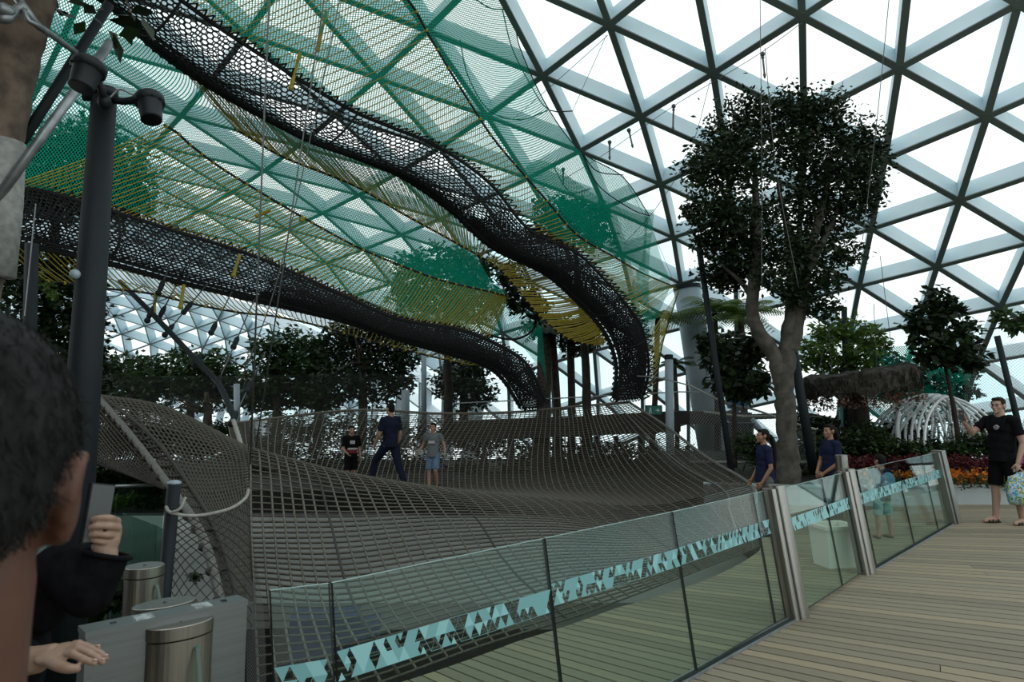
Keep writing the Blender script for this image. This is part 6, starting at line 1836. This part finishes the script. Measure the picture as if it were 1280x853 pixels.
# people on the net
person('man in navy t-shirt and dark trousers striding left across the net', W(487, 612, 14.1), facing(-0.75, 0.65), 1.74,
    dict(kn_l=(-.12, .34, .56), an_l=(-.12, .44, .14), ft_l=(-.14, .60, .09), kn_r=(.10, -.16, .48), an_r=(.12, -.36, .10), ft_r=(.14, -.20, .03), hip_l=(-.09, .03, .88), hip_r=(.09, -.02, .88), el_l=(-.24, .06, 1.12), wr_l=(-.20, .24, .90)),
    M_skin, M_navy_dark, M_navy_dark, M_black_cloth, sleeve=.75, vox=.009)
t, D, P, R, k = person('small boy in black and red t-shirt standing left of the walking man', W(438, 611, 14.5), facing(0.45, -0.9), 1.30, dict(el_r=(.24, .05, 1.12), wr_r=(.16, .20, 1.0)), M_skin, M_black_cloth, M_black_cloth, M_black_cloth, shorts=True, sleeve=.8, vox=.009)
mb = MB(); mb.tube([D['waist'] + (0, 0.012, -.06), D['waist'] + (0, 0.012, .03)], [.168 * k, .170 * k], 22)
o = mb.build('red_band', mat('dark_red_cloth', (.12, .012, .016), .9), None, True); o.parent = t
mb = MB(); mb.box((0, .135 * k, 1.30 * k), (.10, .03, .07)); mb.box((0, .155 * k, 1.12 * k), (.20, .03, .035)); o = mb.build('print', M_white_print); o.parent = t
t, D, P, R, k = person('boy in grey t-shirt and blue shorts walking on the net right of the man', W(541, 612, 13.9), facing(-0.2, -1), 1.32,
    dict(kn_l=(-.10, .10, .50), an_l=(-.09, -.10, .10), ft_l=(-.10, .05, .05), kn_r=(.10, .04, .49), an_r=(.09, .06, .085), el_l=(-.30, -.04, 1.15), wr_l=(-.36, .10, .98), el_r=(.30, -.04, 1.15), wr_r=(.38, .06, 1.0)), M_skin, M_greytee, M_denim, M_black_cloth, shorts=True, sleeve=.5, vox=.009)
mb = MB(); mb.box((0, .14 * k, 1.25 * k), (.13, .03, .05)); o = mb.build('print', M_white_print); o.parent = t

# ------------------------------------------------------------------ the head close to the camera
M_hair_grey = mat('short_greying_hair', (0.004, 0.0038, 0.004), 0.85, 0, 0.4, 60, col2=(0.020, 0.021, 0.021), stretch=(1, 1, 0.25), bump=0.5, spec=0.2)
M_skin_fg = mat('ruddy_skin', (0.10, 0.042, 0.026), 0.6, 0, 0.12, 25)
Yh = 0.48
hc = W(-88, 621, Yh)
t = bpy.data.objects.new('person', None); COL.objects.link(t); t.location = tuple(hc); tag(t, 'man seen from behind close up with short greying hair, head at the left edge', 'person')
yaw = 0.52
mb = MB()
nk = np.array([-0.012, 0.0, -0.20])
P, R = head_shapes(mb, np.zeros(3), 1.0, yaw, 0.05, nk, 0.066)
mb.ell((-0.07, -0.01, -0.30), (.10, .08, .07)); mb.ell((-0.07, -.02, -.48), (.20, .12, .22))
for s in (-1, 1):
    limb(mb, [(-.07, -.01, -.27), (s * .17 - .07, -.02, -.33)], [.058, .058]); limb(mb, [(s * .18 - .07, -.02, -.34), (s * .23 - .07, -.02, -.60), (s * .22 - .07, .12, -.80)], [.056, .045, .03])
    # ear rim and lobe
    a = np.linspace(-.6, 3.9, 18)
    mb.tube([P(s * (.084 + .006 * math.sin(q)), -.014 - .020 * math.cos(q) * -1, -.002 + .030 * math.sin(q)) for q in a], .0055, 8)
    hand(mb, np.array([s * .22 - .07, .14, -.82]), (0, .6, -.8), (-s, 0, 0), (0, .8, .6), 1.0, .5)
mb.ell((-.01, -.02, -.72), (.17, .12, .18))
for s in (-1, 1): limb(mb, [(s * .09 - .01, -.02, -.82), (s * .10, 0, -1.22), (s * .10, -.03, -1.68)], [.085, .055, .04]); limb(mb, [(s * .10, -.05, -1.70), (s * .11, .12, -1.73)], [.036, .028])
melt('body', mb, M_skin_fg, t, .0055, 5)
mb = MB()
for p_, r_ in (((0, -0.026, 0.052), (0.083, 0.094, 0.084)), ((0, 0.045, 0.090), (0.062, 0.048, 0.032)), ((0, -0.052, 0.022), (0.074, 0.060, 0.062)), ((0.066, 0.0, 0.045), (0.018, 0.046, 0.038)), ((-0.066, 0.0, 0.045), (0.018, 0.046, 0.038))):
    mb.ell(P(*p_), np.array(r_) * 1.03, R=R, seg=22, rings=14)
rg = np.random.default_rng(6)
hm_ = melt('hair', mb, M_hair_grey, t, .005, 3)
# short hair strands over the cap
me = hm_.data
co = np.array([v.co[:] for v in me.vertices]); no_ = np.array([v.normal[:] for v in me.vertices])
sel = rg.choice(len(co), min(len(co), 9000), replace=True)
A = co[sel] + rg.normal(size=(len(sel), 3)) * .002; dirn = no_[sel] * .12 + np.array([.0, .1, -.9]) + rg.normal(size=(len(sel), 3)) * .35
B = A + dirn / np.linalg.norm(dirn, axis=1)[:, None] * rg.uniform(.006, .013, len(sel))[:, None]
V, Fq = struts(A, B, .0005, 3)
o = mesh_obj('hair_strands', V, Fq, M_hair_grey); o.parent = t
mb = MB()
mb.ell((-.07, -.02, -.50), (.23, .15, .22)); mb.ell((-.07, -.02, -.72), (.21, .15, .22)); limb(mb, [(-.07, -.01, -.275), (-.07, -.02, -.34)], [.082, .12])
for s in (-1, 1): limb(mb, [(-.07, -.012, -.285), (s * .17 - .07, -.02, -.34)], [.076, .078]); limb(mb, [(s * .18 - .07, -.02, -.345), (s * .235 - .07, -.02, -.60), (s * .225 - .07, .10, -.77)], [.078, .064, .05])
melt('jacket', mb, M_black_cloth, t, .009, 3)
mb = MB(); mb.ell((-.01, -.02, -.80), (.18, .135, .14))
for s in (-1, 1): limb(mb, [(s * .09 - .01, -.02, -.82), (s * .10, 0, -1.22), (s * .10, -.03, -1.64)], [.105, .075, .062])
melt('trousers', mb, M_navy_dark, t, .01, 3)
mb = MB()
for s in (-1, 1): mb.ell((s * .105, .03, -1.735), (.05, .14, .045))
melt('shoe', mb, M_black_cloth, t, .009, 1)

# ------------------------------------------------------------------ the second person ahead: dark jacket, raised phone, lowered hand
Y2 = 1.62
pxm = Y2 / F
t = bpy.data.objects.new('person', None); COL.objects.link(t)
b2 = W(0, 640, Y2 + .05)
t.location = (b2[0], b2[1], 0.0); tag(t, 'person in dark jacket mostly hidden behind the near head, raising a phone', 'person')
off = np.array([b2[0], b2[1], 0.0])
def L2(x, y, Y): return W(x, y, Y) - off
M_skin_hand = mat('hand_skin', (0.29, 0.19, 0.135), 0.55, 0, 0.10, 40)
M_nail = mat('nail', (0.42, 0.29, 0.25), 0.3)
mb = MB()
hz = L2(-12, 622, Y2 + .05)
P, R = head_shapes(mb, hz, 0.95, -0.5, 0.0, hz + (0, -.02, -.16), .05)
mb.ell(hz + (0, -.02, -.40), (.15, .10, .20)); mb.ell(hz + (0, -.02, -.66), (.15, .10, .16))
for s in (-1, 1): limb(mb, [hz + (0, -.02, -.19), hz + (s * .15, -.02, -.24)], [.055, .055])
for s in (-1, 1): limb(mb, [hz + (s * .08, -.02, -.74), hz + (s * .09, 0, -1.05), np.array([hz[0] + s * .09, hz[1] - .02, .08])], [.085, .055, .04]); limb(mb, [np.array([hz[0] + s * .09, hz[1] - .04, .05]), np.array([hz[0] + s * .1, hz[1] + .12, .03])], [.036, .027])
# raised right arm
limb(mb, [hz + (.15, -.02, -.24), hz * .5 + L2(112, 748, 1.60) * .5 + (.05, 0, -.05), L2(110, 742, 1.60)], [.046, .038, .034]); limb(mb, [L2(110, 742, 1.60), L2(124, 718, 1.61), L2(131, 696, 1.62), L2(130, 684, 1.62)], [.036, .034, .028, .026])
# back of the hand and fingers closing round the phone (tips to the left)
wr = L2(130, 688, 1.62)
kn = [L2(146, 652, 1.635), L2(147, 660, 1.632), L2(144, 670, 1.628), L2(139, 680, 1.624)]
R_h = np.stack([unit(L2(147, 657, 1.63) - L2(122, 660, 1.60)), np.array([0, 1.0, 0]), unit(L2(134, 650, 1.62) - wr)], 1)
mb.ell(L2(137, 668, 1.628), (.026, .020, .040), R=R_h)
limb(mb, [wr, L2(136, 675, 1.626)], [.026, .025])
tips = [[L2(138, 648, 1.600), L2(124, 648, 1.588), L2(114, 650, 1.592)], [L2(137, 658, 1.598), L2(121, 658, 1.584), L2(109.5, 661, 1.588)], [L2(134, 669, 1.598), L2(119, 668, 1.586), L2(110, 670, 1.590)], [L2(130, 678, 1.600), L2(119, 676, 1.592), L2(112.5, 675, 1.596)]]
for k_, ts, r in zip(kn, tips, (.0078, .0080, .0076, .0066)):
    pts = np.array([k_, *ts]); c_ = catmull(pts, 14)
    mb.tube(c_, np.linspace(r * 1.15, r * .82, 14), 12)
    for q, rr in zip(pts, (1.22, 1.08, 1.0, .84)): mb.ell(q, r * rr, seg=12, rings=8)
    mb.ell(k_, r * 1.3, seg=12, rings=8)
th = [L2(140, 672, 1.640), L2(137, 655, 1.655), L2(131, 644, 1.652), L2(125, 636, 1.645)]
c_ = catmull(np.array(th), 12); mb.tube(c_, np.linspace(.015, .0085, 12), 12); mb.ell(th[-1], .0088, seg=12, rings=8); mb.ell(th[0], .016)
# left arm and lowered hand, palm down, fingers to the right
limb(mb, [hz + (-.15, -.02, -.24), hz + (-.20, .0, -.48), L2(-30, 838, 1.50), L2(40, 826, 1.46), L2(48, 824, 1.455)], [.05, .042, .036, .028, .026])
R_l = np.stack([unit(L2(100, 815, 1.45) - L2(48, 824, 1.455)), np.array([0, 1.0, 0.15]), np.array([0, -.15, 1.0])], 1)
mb.ell(L2(72, 817, 1.445), (.045, .036, .015), R=R_l)
limb(mb, [L2(46, 824, 1.455), L2(66, 818, 1.447)], [.025, .021])
lows = [([L2(94, 806, 1.486), L2(108, 808, 1.490), L2(117, 811, 1.490), L2(122, 811, 1.490)], .0076), ([L2(98, 806, 1.455), L2(114, 812, 1.455), L2(126, 818, 1.455), L2(132, 823, 1.455)], .0082), ([L2(97, 811, 1.432), L2(112, 817, 1.432), L2(122, 823, 1.432), L2(128, 828, 1.432)], .0082), ([L2(91, 818, 1.406), L2(104, 824, 1.402), L2(112, 827, 1.402), L2(118, 829, 1.402)], .0074)]
for pts, r in lows:
    pts = np.array(pts); base = L2(72, 817, 1.445) * .4 + pts[0] * .6
    c_ = catmull(np.concatenate([[base], pts]), 16); mb.tube(c_, np.linspace(r * 1.15, r * .8, 16), 12)
    for q, rr in zip(pts, (1.22, 1.08, 1.0, .82)): mb.ell(q, r * rr, seg=12, rings=8)
thl = np.array([L2(60, 824, 1.43), L2(74, 832, 1.40), L2(86, 836, 1.39), L2(96, 836, 1.392)])
mb.tube(catmull(thl, 10), np.linspace(.014, .008, 10), 12); mb.ell(thl[-1], .0082)
melt('body', mb, M_skin_hand, t, .0025, 2)
mb = MB()
for p_ in [tips[0][-1], tips[1][-1], tips[2][-1], tips[3][-1]]: mb.ell(p_ + (-.002, -.0065, .001), (.005, .003, .004), seg=10, rings=6)
for pts, r in lows: mb.ell(pts[-1] + np.array([.001, -.001, .0065]), (.0055, .004, .0022), seg=10, rings=6)
o = mb.build('nails', M_nail, None, True); o.parent = t
o = melt('hair', hair_short(P, R, .98), M_hair, t, .008, 2)
mb = MB()
mb.ell(hz + (0, -.02, -.36), (.17, .12, .18)); mb.ell(hz + (0, -.02, -.60), (.165, .12, .22)); mb.ell(hz + (0, -.02, -.78), (.16, .12, .14)); limb(mb, [hz + (0, -.02, -.17), hz + (0, -.02, -.24)], [.07, .10])
for s in (-1, 1): limb(mb, [hz + (0, -.02, -.22), hz + (s * .15, -.02, -.245)], [.06, .066])
limb(mb, [hz + (.15, -.02, -.245), hz * .5 + L2(112, 748, 1.60) * .5 + (.05, 0, -.05), L2(110, 742, 1.60)], [.064, .058, .054]); mb.tube([L2(110, 742, 1.60), L2(124, 716, 1.61), L2(134, 693, 1.62)], [.054, .049, .048], 18)
limb(mb, [hz + (-.15, -.02, -.245), hz + (-.21, .0, -.48), L2(-30, 838, 1.50)], [.066, .060, .056]); mb.tube([L2(-30, 838, 1.50), L2(5, 832, 1.48), L2(36, 827, 1.462)], [.056, .048, .043], 18)
melt('jacket', mb, mat('dark_jacket_cloth', (.006, .006, .0075), .95, 0, .25, 30, bump=.3, spec=0.05), t, .0065, 4)
mb = MB()
for (a_, r_) in (((134, 693, 1.62), .050), ):
    c_ = L2(*a_); d_ = unit(L2(134, 693, 1.62) - L2(124, 722, 1.61)); u_ = unit(np.cross(d_, (0, 1, 0))); v_ = np.cross(d_, u_)
    mb.tube([c_ + (u_ * math.cos(q) + v_ * math.sin(q)) * r_ for q in np.linspace(0, 2 * np.pi, 28)], .006, 8)
o = mb.build('cuff', M_black_cloth, None, True); o.parent = t
mb = MB()
for s in (-1, 1): limb(mb, [hz + (s * .08, -.02, -.76), hz + (s * .09, 0, -1.05), np.array([hz[0] + s * .09, hz[1] - .02, .10])], [.10, .075, .06])
melt('trousers', mb, M_black_cloth, t, .01, 2)
mb = MB()
for s in (-1, 1): mb.ell((hz[0] + s * .095, hz[1] + .03, .045), (.048, .135, .045))
melt('shoe', mb, M_black_cloth, t, .009, 1)
# phone in the raised hand
pc = W(122, 642, 1.612)
ph = empty('phone', pc, 'dark phone with grey face held up in the raised hand', 'phone')
ux = unit(np.array([.20, .97, 0.05])); uz = unit(W(127, 612, 1.62) - W(117, 672, 1.60)); uy = np.cross(uz, ux); uy = unit(uy); ux = np.cross(uy, uz)
Rp = np.stack([ux, uy, uz], 1)
mb = MB(); mb.box(pc, (.072, .009, .135), R=Rp); mb.build('case', M_phone, ph)
mb = MB(); mb.box(pc + uy * (-.005 if (uy @ np.array([0.3, -1, 0])) > 0 else .005) * (1 if True else 1), (.066, .0016, .128), R=Rp); mb.box(pc - uy * (-.005 if (uy @ np.array([0.3, -1, 0])) > 0 else .005), (.066, .0016, .128), R=Rp); mb.build('screen', M_phone_grey, ph)
